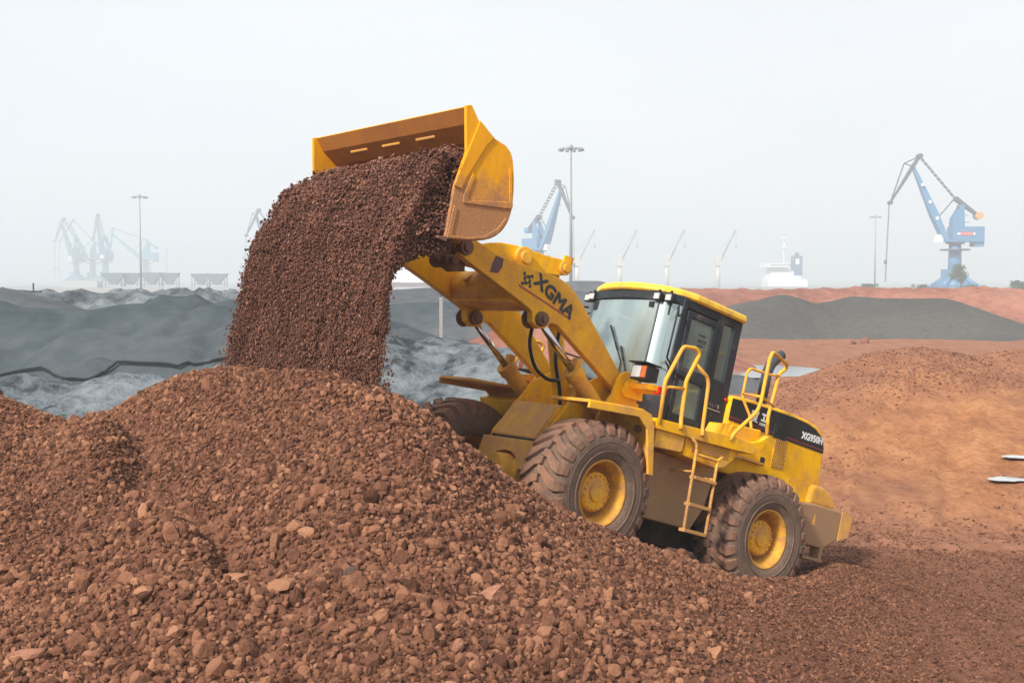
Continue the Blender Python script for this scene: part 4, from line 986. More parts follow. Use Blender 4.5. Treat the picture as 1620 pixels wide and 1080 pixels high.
# --- platform, tool box, tank, rear fender
for s in (1, -1):
    m = MB(); PL = [(2.36, 1.64), (2.38, 1.755), (1.60, 1.80), (1.0, 1.85), (0.72, 1.84), (0.55, 1.90), (0.42, 1.99), (0.38, 1.97), (0.50, 1.80), (0.66, 1.71), (1.0, 1.69), (1.6, 1.665)]
    m.prism(PL, *sorted((s * 0.79, s * 1.40))); pf = m.build('platform', M['yellow'], L, 0.008)
    m = MB(); m.prism([(1.05, 1.83), (0.98, 2.00), (0.44, 2.05), (0.42, 1.97), (0.6, 1.84)], *sorted((s * 0.90, s * 1.28))); m.build('step_box', M['yellow'], L, 0.015)
    m = MB(); m.prism([(2.30, 1.44), (2.30, 1.645), (1.83, 1.665), (1.83, 1.50), (1.86, 1.47)], *sorted((s * 0.85, s * 1.37))); m.build('tool_box', M['yellow_dusty'], L, 0.01)
    m = MB(); m.prism([(1.79, 1.45), (1.79, 1.675), (0.80, 1.725), (0.80, 1.70), (1.05, 1.46), (1.20, 1.42)], *sorted((s * 0.85, s * 1.35))); bx_ = m.build('battery_box', M['yellow'], L, 0.01)
    if s > 0: grille(1.68, 1.02, 1.53, 1.655, 1.345, 'mesh_panel', bx_, 0.03, 15, 7)
    m = MB(); m.prism([(2.02, 0.66), (2.05, 0.9), (2.05, 1.44), (1.0, 1.44), (0.86, 1.5), (0.95, 0.95), (1.12, 0.66)], *sorted((s * 0.5, s * 1.08))); m.build('fuel_tank', M['tank'], L, 0.02)
    m = MB(); strip(m, [(0.80, 1.50), (0.55, 1.66), (0.2, 1.70), (-0.2, 1.70)][::-1], *sorted((s * 0.83, s * 0.9)), 0.03); m.build('rear_fender', M['muddy'], L)
m = MB(); m.cyl((2.36, 1.2, 1.60), (2.46, 1.2, 1.60), 0.04); m.build('hinge_bolt', M['steel_dirty'], L)

# --- handrails and ladder on the near side (mirrored set on the far side)
def rails(s):
    y = s * 1.39
    m = MB()
    m.tube([(2.31, y, 1.70), (2.36, y, 2.18), (2.20, y, 2.60), (2.17, y, 2.635), (1.98, y, 2.665), (1.90, y, 2.62), (2.03, y, 2.27), (1.98, y, 1.82), (1.98, y * 1.02, 1.72)], 0.024, 10, 0.05)
    m.tube([(2.355, y, 2.12), (2.02, y, 2.18)], 0.017, 8)
    m.tube([(1.95, y, 2.50), (1.70, y, 2.40), (1.655, y, 2.33), (1.60, y, 1.80), (1.62, y * 1.03, 1.72)], 0.022, 10, 0.05)
    m.build('handrail', M['yellow_dusty'], L)
    m = MB()
    m.tube([(1.10, y, 1.78), (1.05, y, 1.88), (0.70, s * 1.37, 2.22), (0.66, s * 1.37, 2.35), (0.66, s * 1.37, 2.90), (0.58, s * 1.33, 3.0), (0.30, s * 1.20, 3.02), (-0.16, s * 0.98, 3.03), (-0.22, s * 0.93, 2.98), (-0.12, s * 0.92, 2.9), (-0.02, s * 0.96, 2.30), (-0.02, s * 1.0, 2.05)], 0.024, 10, 0.05)
    m.tube([(0.34, s * 1.05, 2.02), (0.30, s * 0.95, 2.22), (0.47, s * 0.90, 2.44), (0.47, s * 0.90, 2.76), (0.42, s * 0.90, 2.82), (0.05, s * 0.93, 2.83), (-0.10, s * 0.93, 2.86)], 0.018, 10, 0.05)
    m.tube([(0.66, s * 1.37, 2.42), (0.47, s * 0.90, 2.48)], 0.017, 8); m.tube([(0.66, s * 1.37, 2.42), (0.2, s * 1.1, 2.45), (-0.12, s * 0.94, 2.46)], 0.017, 8, .05)
    m.build('handrail', M['yellow_dusty'], L)
rails(1); rails(-1)
m = MB(); yl = 1.42
for (x0, z0, x1, z1) in ((1.66, 1.56, 1.60, 0.62), (1.27, 1.50, 1.22, 0.62)): m.tube([(x0, yl, z0), (x1, yl, z1)], 0.019, 8)
m.tube([(1.66, yl, 1.56), (1.68, yl, 1.62), (1.76, yl - .04, 1.68)], 0.019, 8, 0.03); m.tube([(1.66, yl, 1.50), (1.27, yl, 1.50), (1.20, yl, 1.56)], 0.019, 8, 0.02)
for s_, z in enumerate((1.25, 0.94, 0.64)): m.box(1.24 - .0 * s_, 1.62, yl - 0.06, yl + 0.03, z - 0.03, z + 0.01)
m.tube([(1.66, 1.05, 1.28), (1.63, 1.40, 1.30)], .014, 6); m.tube([(1.26, 1.05, 1.28), (1.26, 1.40, 1.28)], .014, 6)
m.build('ladder', M['mudladder'], L, 0.004)
m.v = [(a, -b, c) for a, b, c in m.v]; m.build('ladder', M['muddy'], L, 0.004)

# --- headlights
for s in (1, -1):
    m = MB(); m.box(2.24, 2.44, *sorted((s * 0.90, s * 1.15)), 2.17, 2.34); m.box(2.22, 2.50, *sorted((s * 0.88, s * 1.17)), 2.355, 2.37)
    hl = m.build('headlight', M['black'], L, 0.012)
    m = MB(); m.box(2.438, 2.452, *sorted((s * 0.92, s * 1.06)), 2.19, 2.325); m.build('lens', M['lens'], hl, 0.005)
    m = MB(); m.box(2.40, 2.452, *sorted((s * 1.07, s * 1.14)), 2.19, 2.325); m.build('turn_signal', M['orange'], hl, 0.005)
    m = MB(); m.prism([(2.06, 1.98), (2.36, 1.96), (2.40, 2.02), (2.34, 2.14), (2.10, 2.15)], *sorted((s * 0.75, s * 0.80)))
    m.prism([(2.30, 2.08), (2.36, 2.14), (2.10, 2.15), (2.12, 2.06)], *sorted((s * 0.80, s * 1.20))); m.build('lamp_bracket', M['yellow'], L, 0.006)
    m = MB(); m.box(2.14, 2.19, *sorted((s * 1.20, s * 1.24)), 2.06, 2.13); m.box(2.20, 2.26, *sorted((s * 1.14, s * 1.22)), 2.05, 2.14); m.build('marker_lamp', M['orange'] if s < 0 else M['red'], L, 0.006)

# ------------------------------------------------------------------ loose ore: instanced stones
def rock_mesh(name, seed, mat, sub=2, flat=0.75, smooth=False):
    bm = bmesh.new(); bmesh.ops.create_icosphere(bm, subdivisions=sub, radius=1.0)
    r = np.random.default_rng(seed)
    planes = [(Vector(r.normal(size=3)).normalized(), r.uniform(0.52, 0.9)) for _ in range(11)]
    off = r.random(3) * 50
    for v in bm.verts:
        p = v.co.copy()
        for n_, d in planes:
            k = p.dot(n_)
            if k > d: p -= n_ * (k - d)
        q = p * 1.9
        w_ = float(vnoise(q.x + off[0], q.y + off[1] + q.z * 1.7)) * 0.07
        v.co = Vector((p.x, p.y * 0.82, p.z * flat)) * (1 + w_)
    me = bpy.data.meshes.new(name); bm.to_mesh(me); bm.free()
    me.polygons.foreach_set('use_smooth', np.full(len(me.polygons), smooth)); me.materials.append(mat)
    return me
def rock_collection(name, mat, seeds, sub=2):
    c = bpy.data.collections.new(name)
    for s in seeds:
        o = bpy.data.objects.new('stone', rock_mesh('stone', s, mat, sub, 0.9 if sub == 1 else 0.75, sub == 1)); c.objects.link(o)
    return c
def scatter(name, pts, rots, scl, tint, coll, label, ncoll):
    me = bpy.data.meshes.new(name); me.vertices.add(len(pts)); me.vertices.foreach_set('co', np.asarray(pts, np.float32).ravel())
    for nm, ty, arr, key in (('rot', 'FLOAT_VECTOR', rots, 'vector'), ('scl', 'FLOAT_VECTOR', scl, 'vector'), ('tint', 'FLOAT', tint, 'value'), ('pick', 'INT', np.random.default_rng(3).integers(0, ncoll, len(pts)), 'value')):
        a = me.attributes.new(nm, ty, 'POINT')
        a.data.foreach_set(key, np.asarray(arr, np.int32 if ty == 'INT' else np.float32).ravel())
    o = bpy.data.objects.new(name, me); SC.collection.objects.link(o)
    ng = bpy.data.node_groups.new(name, 'GeometryNodeTree')
    ng.interface.new_socket('Geometry', in_out='INPUT', socket_type='NodeSocketGeometry')
    ng.interface.new_socket('Geometry', in_out='OUTPUT', socket_type='NodeSocketGeometry')
    N = ng.nodes; gi = N.new('NodeGroupInput'); go = N.new('NodeGroupOutput')
    ip = N.new('GeometryNodeInstanceOnPoints'); ci = N.new('GeometryNodeCollectionInfo')
    ci.inputs[0].default_value = coll; ci.inputs['Separate Children'].default_value = True; ci.inputs['Reset Children'].default_value = True
    ip.inputs['Pick Instance'].default_value = True
    def na(nm, ty):
        x = N.new('GeometryNodeInputNamedAttribute'); x.data_type = ty; x.inputs[0].default_value = nm; return x.outputs[0]
    K = ng.links
    K.new(gi.outputs[0], ip.inputs['Points']); K.new(ci.outputs[0], ip.inputs['Instance'])
    K.new(na('pick', 'INT'), ip.inputs['Instance Index']); K.new(na('rot', 'FLOAT_VECTOR'), ip.inputs['Rotation']); K.new(na('scl', 'FLOAT_VECTOR'), ip.inputs['Scale'])
    K.new(ip.outputs[0], go.inputs[0])
    md = o.modifiers.new('scatter', 'NODES'); md.node_group = ng
    tag(o, label, None, None, 'stuff')
    return o
CST = rock_collection('stone_shapes', M['stone'], range(11, 21))
CFA = rock_collection('falling_stone_shapes', M['fallstone'], range(31, 37), 1)

rng = np.random.default_rng(42)
def in_view(x, y, mx_=0.35):
    px = x / y * 1900
    return (px > -1500) & (px < 1150)
def toe(x, y):
    """1 on the coarse pile, 0 on the fine material of the yard floor"""
    return 1 - sstep(-0.5, 0.7, x - (0.35 + (y - 6.5) * 0.36) - 0.25 * vnoise(x * 1.3, y * 1.3))
def coarse(x, y):
    a = sstep(10.6, 8.6, y + 0.5 * vnoise(x * 0.7, y * 0.7)) * sstep(-4.2, -2.2, x + 0.35 * (y - 8))
    b = np.exp(-((x - 0.0) / 1.4) ** 2 - ((y - 10.2) / 1.3) ** 2) * 0.7
    c = np.exp(-((x + 1.1) / 0.9) ** 2 - ((y - 11.9) / 0.7) ** 2) * 0.5
    lft = sstep(-3.0, -3.8, x) * sstep(9.8, 8.8, y) * 0.8
    return np.clip(np.maximum.reduce([a, b, c, lft]) + 0.25 * fbm(x * 0.9, y * 0.9, 3), 0, 1)
def pile_points(n, dmin, dmax, power, x0, x1, y0, y1, cf, sink=0.25):
    x = rng.uniform(x0, x1, n); y = np.sqrt(rng.uniform(y0 ** 2, y1 ** 2, n)); k = in_view(x, y)
    x, y = x[k], y[k]; u = rng.random(len(x)) ** power
    d = dmin + (dmax - dmin) * u
    c = cf(x, y); k = rng.random(len(x)) < c; x, y, d = x[k], y[k], d[k]
    z = H(x, y) + d * (0.5 - sink) * rng.uniform(0.2, 1.0, len(x))
    return x, y, z, d
def big_patch(x, y): return np.clip(0.15 + 0.85 * coarse(x, y), 0, 1) * toe(x, y)
ST = []
ST.append(pile_points(8700, 0.085, 0.19, 2.6, -12, 4, 5.5, 14, lambda x, y: big_patch(x, y) ** 1.6 * 0.55))
ST.append(pile_points(74000, 0.050, 0.095, 1.6, -12, 4, 5.5, 15, lambda x, y: (0.25 + 0.6 * coarse(x, y)) * toe(x, y)))
ST.append(pile_points(272000, 0.024, 0.055, 1.5, -12, 4.5, 5.5, 15.5, lambda x, y: (0.95 - 0.35 * coarse(x, y)) * (0.15 + 0.85 * toe(x, y))))
X_, Y_, Z_, D_ = [np.concatenate(a_) for a_ in zip(*ST)]
# keep stones out of the bodies of the tyres and frame
def clear_of_machine(x, y, z):
    P = np.stack([x, y, z], -1) - np.array(LT); Rm = np.array(LR); Q = P @ Rm
    w1 = ((Q[:, 0] - 2.9) ** 2 + (Q[:, 2] - 0.78) ** 2 < 0.80 ** 2) & (np.abs(np.abs(Q[:, 1]) - 1.07) < 0.34)
    w2 = ((Q[:, 0]) ** 2 + (Q[:, 2] - 0.78) ** 2 < 0.80 ** 2) & (np.abs(np.abs(Q[:, 1]) - 1.07) < 0.34)
    body = (Q[:, 0] > -1.8) & (Q[:, 0] < 3.2) & (np.abs(Q[:, 1]) < 1.0) & (Q[:, 2] > 0.5)
    return ~(w1 | w2 | body)
k_ = clear_of_machine(X_, Y_, Z_); X_, Y_, Z_, D_ = X_[k_], Y_[k_], Z_[k_], D_[k_]
n_ = len(X_)
asp = np.stack([rng.uniform(0.85, 1.3, n_), rng.uniform(0.8, 1.15, n_), rng.uniform(0.8, 1.2, n_)], -1) * D_[:, None] * 0.5
rot = np.stack([rng.normal(0, 0.9, n_), rng.normal(0, 0.9, n_), rng.uniform(0, 6.28, n_)], -1)
tint = np.clip(0.41 + 0.18 * rng.normal(size=n_) + 0.10 * fbm(X_ * 0.8, Y_ * 0.8, 3) + 0.10 * (D_ > 0.06), 0, 1)
tint = np.where(rng.random(n_) < 0.02, 0.0, tint)
scatter('ore_rubble', np.stack([X_, Y_, Z_], -1), rot, asp, tint, CST, 'loose red-brown ore stones covering the foreground pile', 10)
# finer gravel on the yard floor to the right and by the rear wheels
def gravel(n, dmin, dmax, y0, y1, cf, x0=-1, x1=14):
    return pile_points(n, dmin, dmax, 2.2, x0, x1, y0, y1, cf, 0.35)
G_ = [gravel(170000, 0.018, 0.055, 8.5, 18.5, lambda x, y: (1 - toe(x, y)) * np.clip(0.95 - 0.5 * sstep(4.5, 8.5, x + (y - 13) * 0.5) + 0.3 * fbm(x * 0.6, y * 0.6, 3), 0, 1)),
      gravel(22000, 0.03, 0.085, 8.5, 20, lambda x, y: (1 - toe(x, y)) * np.clip(0.3 + 0.9 * fbm(x * 0.5, y * 0.5, 3), 0, 1)),
      gravel(16000, 0.02, 0.07, 17, 30, lambda x, y: np.clip(0.12 + 0.9 * fbm(x * 0.3, y * 0.3, 3), 0, 1) * 0.7, 2, 20)]
nb_ = 70000; by = rng.uniform(19, 37, nb_); bx = by * rng.uniform(0.12, 0.55, nb_); bd = 0.015 + 0.10 * rng.random(nb_) ** 5
kk = rng.random(nb_) < np.clip(0.15 + 1.1 * fbm(bx * 0.25, by * 0.25, 4) + 0.8 * sstep(30, 35, by), 0, 1); bx, by, bd = bx[kk], by[kk], bd[kk]
G_.append((bx, by, H(bx, by) + 0.005, bd))
X_, Y_, Z_, D_ = [np.concatenate(a_) for a_ in zip(*G_)]
k_ = clear_of_machine(X_, Y_, Z_); X_, Y_, Z_, D_ = X_[k_], Y_[k_], Z_[k_], D_[k_]; n_ = len(X_)
asp = np.stack([rng.uniform(0.8, 1.4, n_), rng.uniform(0.7, 1.1, n_), rng.uniform(0.5, 0.9, n_)], -1) * D_[:, None] * 0.5
rot = np.stack([rng.normal(0, 0.4, n_), rng.normal(0, 0.4, n_), rng.uniform(0, 6.28, n_)], -1)
tint = np.clip(0.36 + 0.16 * rng.normal(size=n_) + 0.32 * sstep(17, 26, Y_) - 0.22 * sstep(29, 34, Y_), 0, 1)
scatter('ore_gravel', np.stack([X_, Y_, Z_], -1), rot, asp, tint, CST, 'fine dark ore gravel strewn over the yard floor', 10)

# the largest lumps are things of their own
LG = 'large single ore lumps'
for i, (px, py, Y, d, sq, rz, mat, lab) in enumerate([
    (178, 1052, 7.18, 0.15, (0.62, 0.5, 1.1), 0.3, 'lump', 'tall flat-faced ore lump near the bottom left corner'),
    (38, 1046, 7.3, 0.20, (1.3, 0.8, 0.5), 0.2, 'lump', 'broad flat ore slab in the bottom left corner'),
    (553, 960, 8.35, 0.12, (1.1, 0.8, 0.8), 0.9, 'lump_dark', 'dark charcoal ore lump on the near slope, alone among red stones'),
    (777, 984, 8.35, 0.22, (1.2, 0.9, 0.75), 0.4, 'lump', 'big rounded brown ore lump below the front wheel, near the bottom edge'),
    (820, 846, 10.55, 0.15, (1.1, 0.9, 0.85), 1.2, 'lump_pale', 'pale orange ore lump on the slope left of the front wheel'),
    (681, 707, 12.0, 0.22, (1.4, 0.7, 0.55), 0.1, 'lump', 'flat wide ore slab just under the crest left of the front wheel'),
    (586, 652, 12.3, 0.15, (1.1, 0.8, 0.9), 0.5, 'lump', 'reddish ore lump just below the pile crest under the falling ore'),
    (1131, 993, 8.95, 0.15, (1.2, 0.9, 0.85), 0.8, 'lump_pale', 'orange-tan ore lump at the toe of the pile below the rear wheel'),
    (1062, 1058, 8.1, 0.15, (0.7, 0.8, 1.1), 0.7, 'lump_pale', 'pinkish upright ore lump at the bottom edge right of centre'),
    (724, 1050, 7.5, 0.13, (1.0, 0.8, 1.0), 1.4, 'lump', 'squarish brown ore lump close to the bottom edge, centre'),
    #(135, 775, 10.7, 0.42, (1.3, 0.8, 0.42), 0.5, 'lump', 'large half-buried smooth ore clod on the left slope'),
    (372, 962, 8.3, 0.16, (1.3, 0.8, 0.6), 0.3, 'lump_pale', 'flat tan ore lump on the near ridge, left of centre'),
    (1368, 549, 78, 0.75, (1.0, 0.9, 0.8), 0.2, 'redheap', 'pinkish boulder at the foot of the dark netted heap on the right, the larger one'),
    (1350, 552, 77, 0.5, (1.2, 0.9, 0.6), 0.9, 'redheap', 'small pinkish boulder beside the larger one below the dark netted heap'),
    (648, 775, 11.2, 0.13, (0.9, 0.8, 1.1), 1.0, 'lump_dark', 'greyish upright ore lump halfway up the slope, centre')]):
    p = at(px, py, Y); z = float(H(p[0], p[1]))
    o = bpy.data.objects.new('ore_lump', rock_mesh('ore_lump', 100 + i, M[mat], 3, 0.9)); SC.collection.objects.link(o)
    o.location = (p[0], p[1], z + d * 0.18); o.scale = [d * 0.5 * q for q in sq]; o.rotation_euler = (0.1 * (i % 3), -0.12 * (i % 2), rz)
    tag(o, lab, 'ore lump', LG)

# ------------------------------------------------------------------ ore in and falling from the bucket
NL = (LT + LR @ Vector((5.76, 1.45, 2.72))); FL = (LT + LR @ Vector((5.76, -1.45, 2.72)))
NT = (LT + LR @ Vector((5.76, 1.45, 3.60))); 
fwd = Vector((-0.783, -0.622, 0)).normalized()
OUT = np.array([(-0.04, 1.07), (0.10, 0.93), (0.22, 0.80), (0.37, 0.58), (0.51, 0.36), (0.615, 0.0), (0.714, -0.42), (0.78, -0.70), (0.83, -0.95), (0.88, -1.3), (0.94, -1.8)])
INN = np.array([(-0.10, 0.27), (0.05, 0.25), (0.28, 0.20), (0.44, 0.14), (0.545, 0.05), (0.60, -0.15), (0.635, -0.45), (0.67, -0.75), (0.70, -1.1), (0.73, -1.45), (0.76, -1.95)])
def prof(A, u):
    i = np.clip(u * (len(A) - 1), 0, len(A) - 1.0001); k = i.astype(int); f = (i - k)[:, None]
    return A[k] * (1 - f) + A[k + 1] * f
def stream(n, e0=0.0, e1=1.0, edge=0.0):
    u = rng.beta(1.05, 1.0, n); s = rng.uniform(-0.0, 1.0, n); w = rng.uniform(e0, e1, n)
    w = np.where((rng.random(n) < 0.65) & (u < 0.55), 1 - np.abs(rng.normal(0, 0.06, n)), w)
    a = prof(OUT, u); b = prof(INN, u); q = a * w[:, None] + b * (1 - w[:, None])
    q1 = prof(OUT, np.minimum(u + 0.03, 1)) * w[:, None] + prof(INN, np.minimum(u + 0.03, 1)) * (1 - w[:, None]) - q
    # the sheet is ragged: its ends narrow and wander, and thins out in streaks towards the ground
    end = 0.03 * fbm(u * 5 + 3, s * 0 + 1.0, 3) ; s = np.clip(s + end * (1 - 2 * s) * u, -0.01, 1.01)
    s = np.where(rng.random(n) < 0.10 * u, s + rng.normal(0, 0.03, n) * u, s)
    q[:, 1] += 0.17 * (1 - s) * np.clip(1 - u * 2.2, 0, 1) * w
    q[:, 0] += (0.02 + 0.10 * u) * fbm(s * 7, u * 4, 4) + rng.normal(0, 0.012, n) * (0.3 + u * 1.6) + 0.04 * (s - 0.5)
    q[:, 1] += 0.05 * fbm(s * 9 + 4, u * 4, 3) * (1 - u)
    base = np.array(NL)[None, :2] * (1 - s[:, None]) + np.array(FL)[None, :2] * s[:, None]
    P = np.empty((n, 3)); P[:, :2] = base + np.array(fwd)[None, :2] * q[:, :1]; P[:, 2] = q[:, 1] + HC
    D = np.empty((n, 3)); D[:, :2] = np.array(fwd)[None, :2] * q1[:, :1]; D[:, 2] = q1[:, 1]
    D /= np.linalg.norm(D, axis=1)[:, None] + 1e-9
    return P, D, u, s
def dir_to_euler(D, r):
    """euler turning the local x axis onto D"""
    yaw = np.arctan2(D[:, 1], D[:, 0]); pit = -np.arcsin(np.clip(D[:, 2], -1, 1))
    return np.stack([r, pit, yaw], -1)
def clumps(nc, per):
    P, D, u, s_ = stream(nc)
    k = rng.random(nc) < 1.05 - 0.55 * sstep(0.5, 1.0, u) * (0.5 + fbm(s_ * 9, u * 1.5 + 9, 3)) - 0.75 * sstep(0.4, 0.95, u) * sstep(0.30, 0.0, s_) - 0.3 * sstep(0.5, 1, u) * sstep(0.9, 1.0, s_)
    P, D, u, s_ = P[k], D[k], u[k], s_[k]
    n = rng.poisson(per, len(u)); ix = np.repeat(np.arange(len(u)), n); m_ = len(ix)
    U = u[ix]; al = rng.normal(0, 1, m_) * (0.03 + 0.085 * sstep(0.25, 0.9, U)); ac = rng.normal(0, 1, (m_, 3)) * (0.032 - 0.010 * sstep(0.3, 0.9, U))[:, None]
    ac[:, 2] *= 0.6
    tc_ = rng.normal(0, 0.13, len(u))[ix]
    return P[ix] + D[ix] * al[:, None] + ac, D[ix], U, s_[ix], tc_
P1, D1, u1, s1, t1 = clumps(5200, 34)
Pe, De, ue, se = stream(26000)
ke = (ue < 0.62); Pe, De, ue = Pe[ke], De[ke], ue[ke]
off_ = (np.array(FL) - np.array(NL))[:2]; rel = Pe[:, :2] - np.array(NL)[:2]
frac = rel @ off_ / (off_ @ off_); Pe[:, :2] -= np.outer(frac - np.abs(rng.normal(0.0, 0.012, len(frac))) - 0.004, off_)
Pf, Df, uf, sf = stream(45000); kf = uf < 0.6; Pf, Df, uf, sf = Pf[kf], Df[kf], uf[kf], sf[kf]
P1 = np.concatenate([P1, Pe, Pf]); D1 = np.concatenate([D1, De, Df]); u1 = np.concatenate([u1, ue, uf]); s1 = np.concatenate([s1, rng.random(len(ue)) * .05, sf])
t1 = np.concatenate([t1, rng.normal(0, .08, len(ue)), rng.normal(0, .08, len(uf))])
n_ = len(u1); d = 0.013 + 0.036 * rng.random(n_) ** 2.2 * (1.15 - 0.7 * u1)
el = 1.0 + 0.55 * sstep(0.5, 0.9, u1)
asp = np.stack([d * rng.uniform(0.8, 1.2, n_) * el * 0.55, d * 0.5 * rng.uniform(0.8, 1.1, n_), d * 0.5 * rng.uniform(0.75, 1.1, n_)], -1)
rt = dir_to_euler(D1, rng.uniform(0, 6.28, n_)); rt[:, 1] += rng.normal(0, 0.6, n_) * (1.3 - u1); rt[:, 2] += rng.normal(0, 0.9, n_) * (1.1 - u1)
tn = np.clip(0.33 + 0.10 * rng.normal(size=n_) + t1 + 0.25 * fbm(s1 * 10, u1 * 3, 4) + 0.2 * (rng.random(n_) < 0.01), 0, 1)
# strays around the sheet
ns = 3500
P2, D2, u2, s2 = stream(ns); P2 += rng.normal(0, 0.05, (ns, 3)) * (0.25 + 1.5 * u2[:, None])
d2 = 0.014 + 0.028 * rng.random(ns) ** 2
P1 = np.concatenate([P1, P2]); rt = np.concatenate([rt, dir_to_euler(D2, rng.uniform(0, 6.28, ns))])
asp = np.concatenate([asp, np.stack([d2 * 0.8, d2 * 0.5, d2 * 0.45], -1)]); tn = np.concatenate([tn, np.clip(rng.normal(0.45, 0.2, ns), 0, 1)])
# fine dust and crumbs round the lower part
nd = 120000
P3, D3, u3, s3_ = stream(nd); k3 = u3 > 0.45 * rng.random(nd) + 0.15; P3, D3, u3 = P3[k3], D3[k3], u3[k3]
P3 += rng.normal(0, 0.045, P3.shape) * (0.4 + 1.3 * u3[:, None]); n3 = len(P3); d3 = rng.uniform(0.003, 0.008, n3)
P1 = np.concatenate([P1, P3]); rt = np.concatenate([rt, dir_to_euler(D3, rng.uniform(0, 6.28, n3))])
asp = np.concatenate([asp, np.stack([d3 * 1.0, d3 * 0.5, d3 * 0.5], -1)]); tn = np.concatenate([tn, np.clip(rng.normal(0.55, 0.12, n3), 0, 1)])
# ore crumbling over the lip
nl_ = 9000; q_ = rng.random(nl_); lx = 5.70 + 0.12 * rng.random(nl_); lz = 2.76 + 0.86 * q_; ly = 1.46 - 2.9 * rng.random(nl_) ** 1.5
Pb = (np.stack([lx, ly, lz], -1) @ np.array(LR).T) + np.array(LT); db = 0.018 + 0.035 * rng.random(nl_) ** 2
P1 = np.concatenate([P1, Pb]); rt = np.concatenate([rt, rng.uniform(0, 6.28, (nl_, 3))])
asp = np.concatenate([asp, np.stack([db * 0.6, db * 0.5, db * 0.45], -1)]); tn = np.concatenate([tn, np.clip(rng.normal(0.36, 0.14, nl_), 0, 1)])
# and the load still inside the bucket
nb = 16000
lx = rng.uniform(5.16, 5.80, nb); ly = rng.uniform(-1.44, 1.44, nb)
lz = 3.60 + 0.03 * fbm(lx * 3, ly * 2, 3) + 0.06 * (5.76 - lx) - 0.05 * np.abs(ly / 1.44) ** 4 + rng.normal(0, 0.012, nb)
Pb = (np.stack([lx, ly, lz], -1) @ np.array(LR).T) + np.array(LT)
db = 0.022 + 0.04 * rng.random(nb) ** 2
P1 = np.concatenate([P1, Pb]); rt = np.concatenate([rt, rng.uniform(0, 6.28, (nb, 3))])
asp = np.concatenate([asp, np.stack([db * 0.6, db * 0.5, db * 0.45], -1)]); tn = np.concatenate([tn, np.clip(rng.normal(0.42, 0.17, nb), 0, 1)])
scatter('falling_ore', P1, rt, asp, tn, CFA, 'dense sheet of red-brown ore pouring out of the raised bucket', 6)
# solid core of the load inside the bucket
m = MB()
sp_ = [(0.0, 0.95), (0.10, 0.80), (0.22, 0.60), (0.34, 0.42), (0.33, 0.34), (0.20, 0.36), (0.0, 0.40)]
n7 = len(sp_); vs = []
Li = LR.inverted()
for s_ in (0.06, 0.94):
    b_ = NL.lerp(FL, s_)
    for t_, z_ in sp_: vs.append(Li @ (Vector((b_.x + fwd.x * t_, b_.y + fwd.y * t_, z_ + HC)) - LT))
m.add(vs, [list(range(n7)), list(range(2 * n7 - 1, n7 - 1, -1))] + [(i, (i + 1) % n7, (i + 1) % n7 + n7, i + n7) for i in range(n7)])
core = [(5.74, 2.78), (5.48, 2.84), (5.31, 2.91), (5.20, 3.0), (5.13, 3.12), (5.12, 3.24), (5.15, 3.42), (5.20, 3.52), (5.70, 3.46)]
m.prism(core, -1.36, 1.44)
co = m.build('ore_load', M['core'], None); co.matrix_world = L.matrix_world.copy()
tag(co, 'brown ore load heaped inside the tipped bucket', None, None, 'stuff')

# ------------------------------------------------------------------ harbour behind
M['crane_blue'] = plain('crane_blue', (0.06, 0.21, 0.38), 0.5)
M['crane_teal'] = plain('crane_teal', (0.05, 0.24, 0.36), 0.5)
M['crane_dark'] = plain('crane_dark_steel', (0.05, 0.07, 0.10), 0.6)
M['crane_white'] = plain('crane_sign_white', (0.75, 0.75, 0.76), 0.5)
M['crane_orange'] = plain('counterweight_orange', (0.62, 0.30, 0.10), 0.6)
M['mast'] = plain('galvanised_mast', (0.22, 0.23, 0.24), 0.5)
M['ship_white'] = plain('ship_white', (0.80, 0.81, 0.82), 0.5)
M['ship_cream'] = plain('ship_crane_cream', (0.55, 0.53, 0.46), 0.5)
M['ship_hull'] = plain('ship_hull', (0.10, 0.03, 0.03), 0.5)
M['ship_blue'] = plain('ship_funnel_blue', (0.04, 0.10, 0.20), 0.5)
M['hopper'] = plain('hopper_grey', (0.14, 0.18, 0.21), 0.7)
M['cconc0'] = plain('shed_wall', (0.42, 0.43, 0.43), 0.7)
M['window'] = plain('dark_window', (0.04, 0.06, 0.08), 0.2)

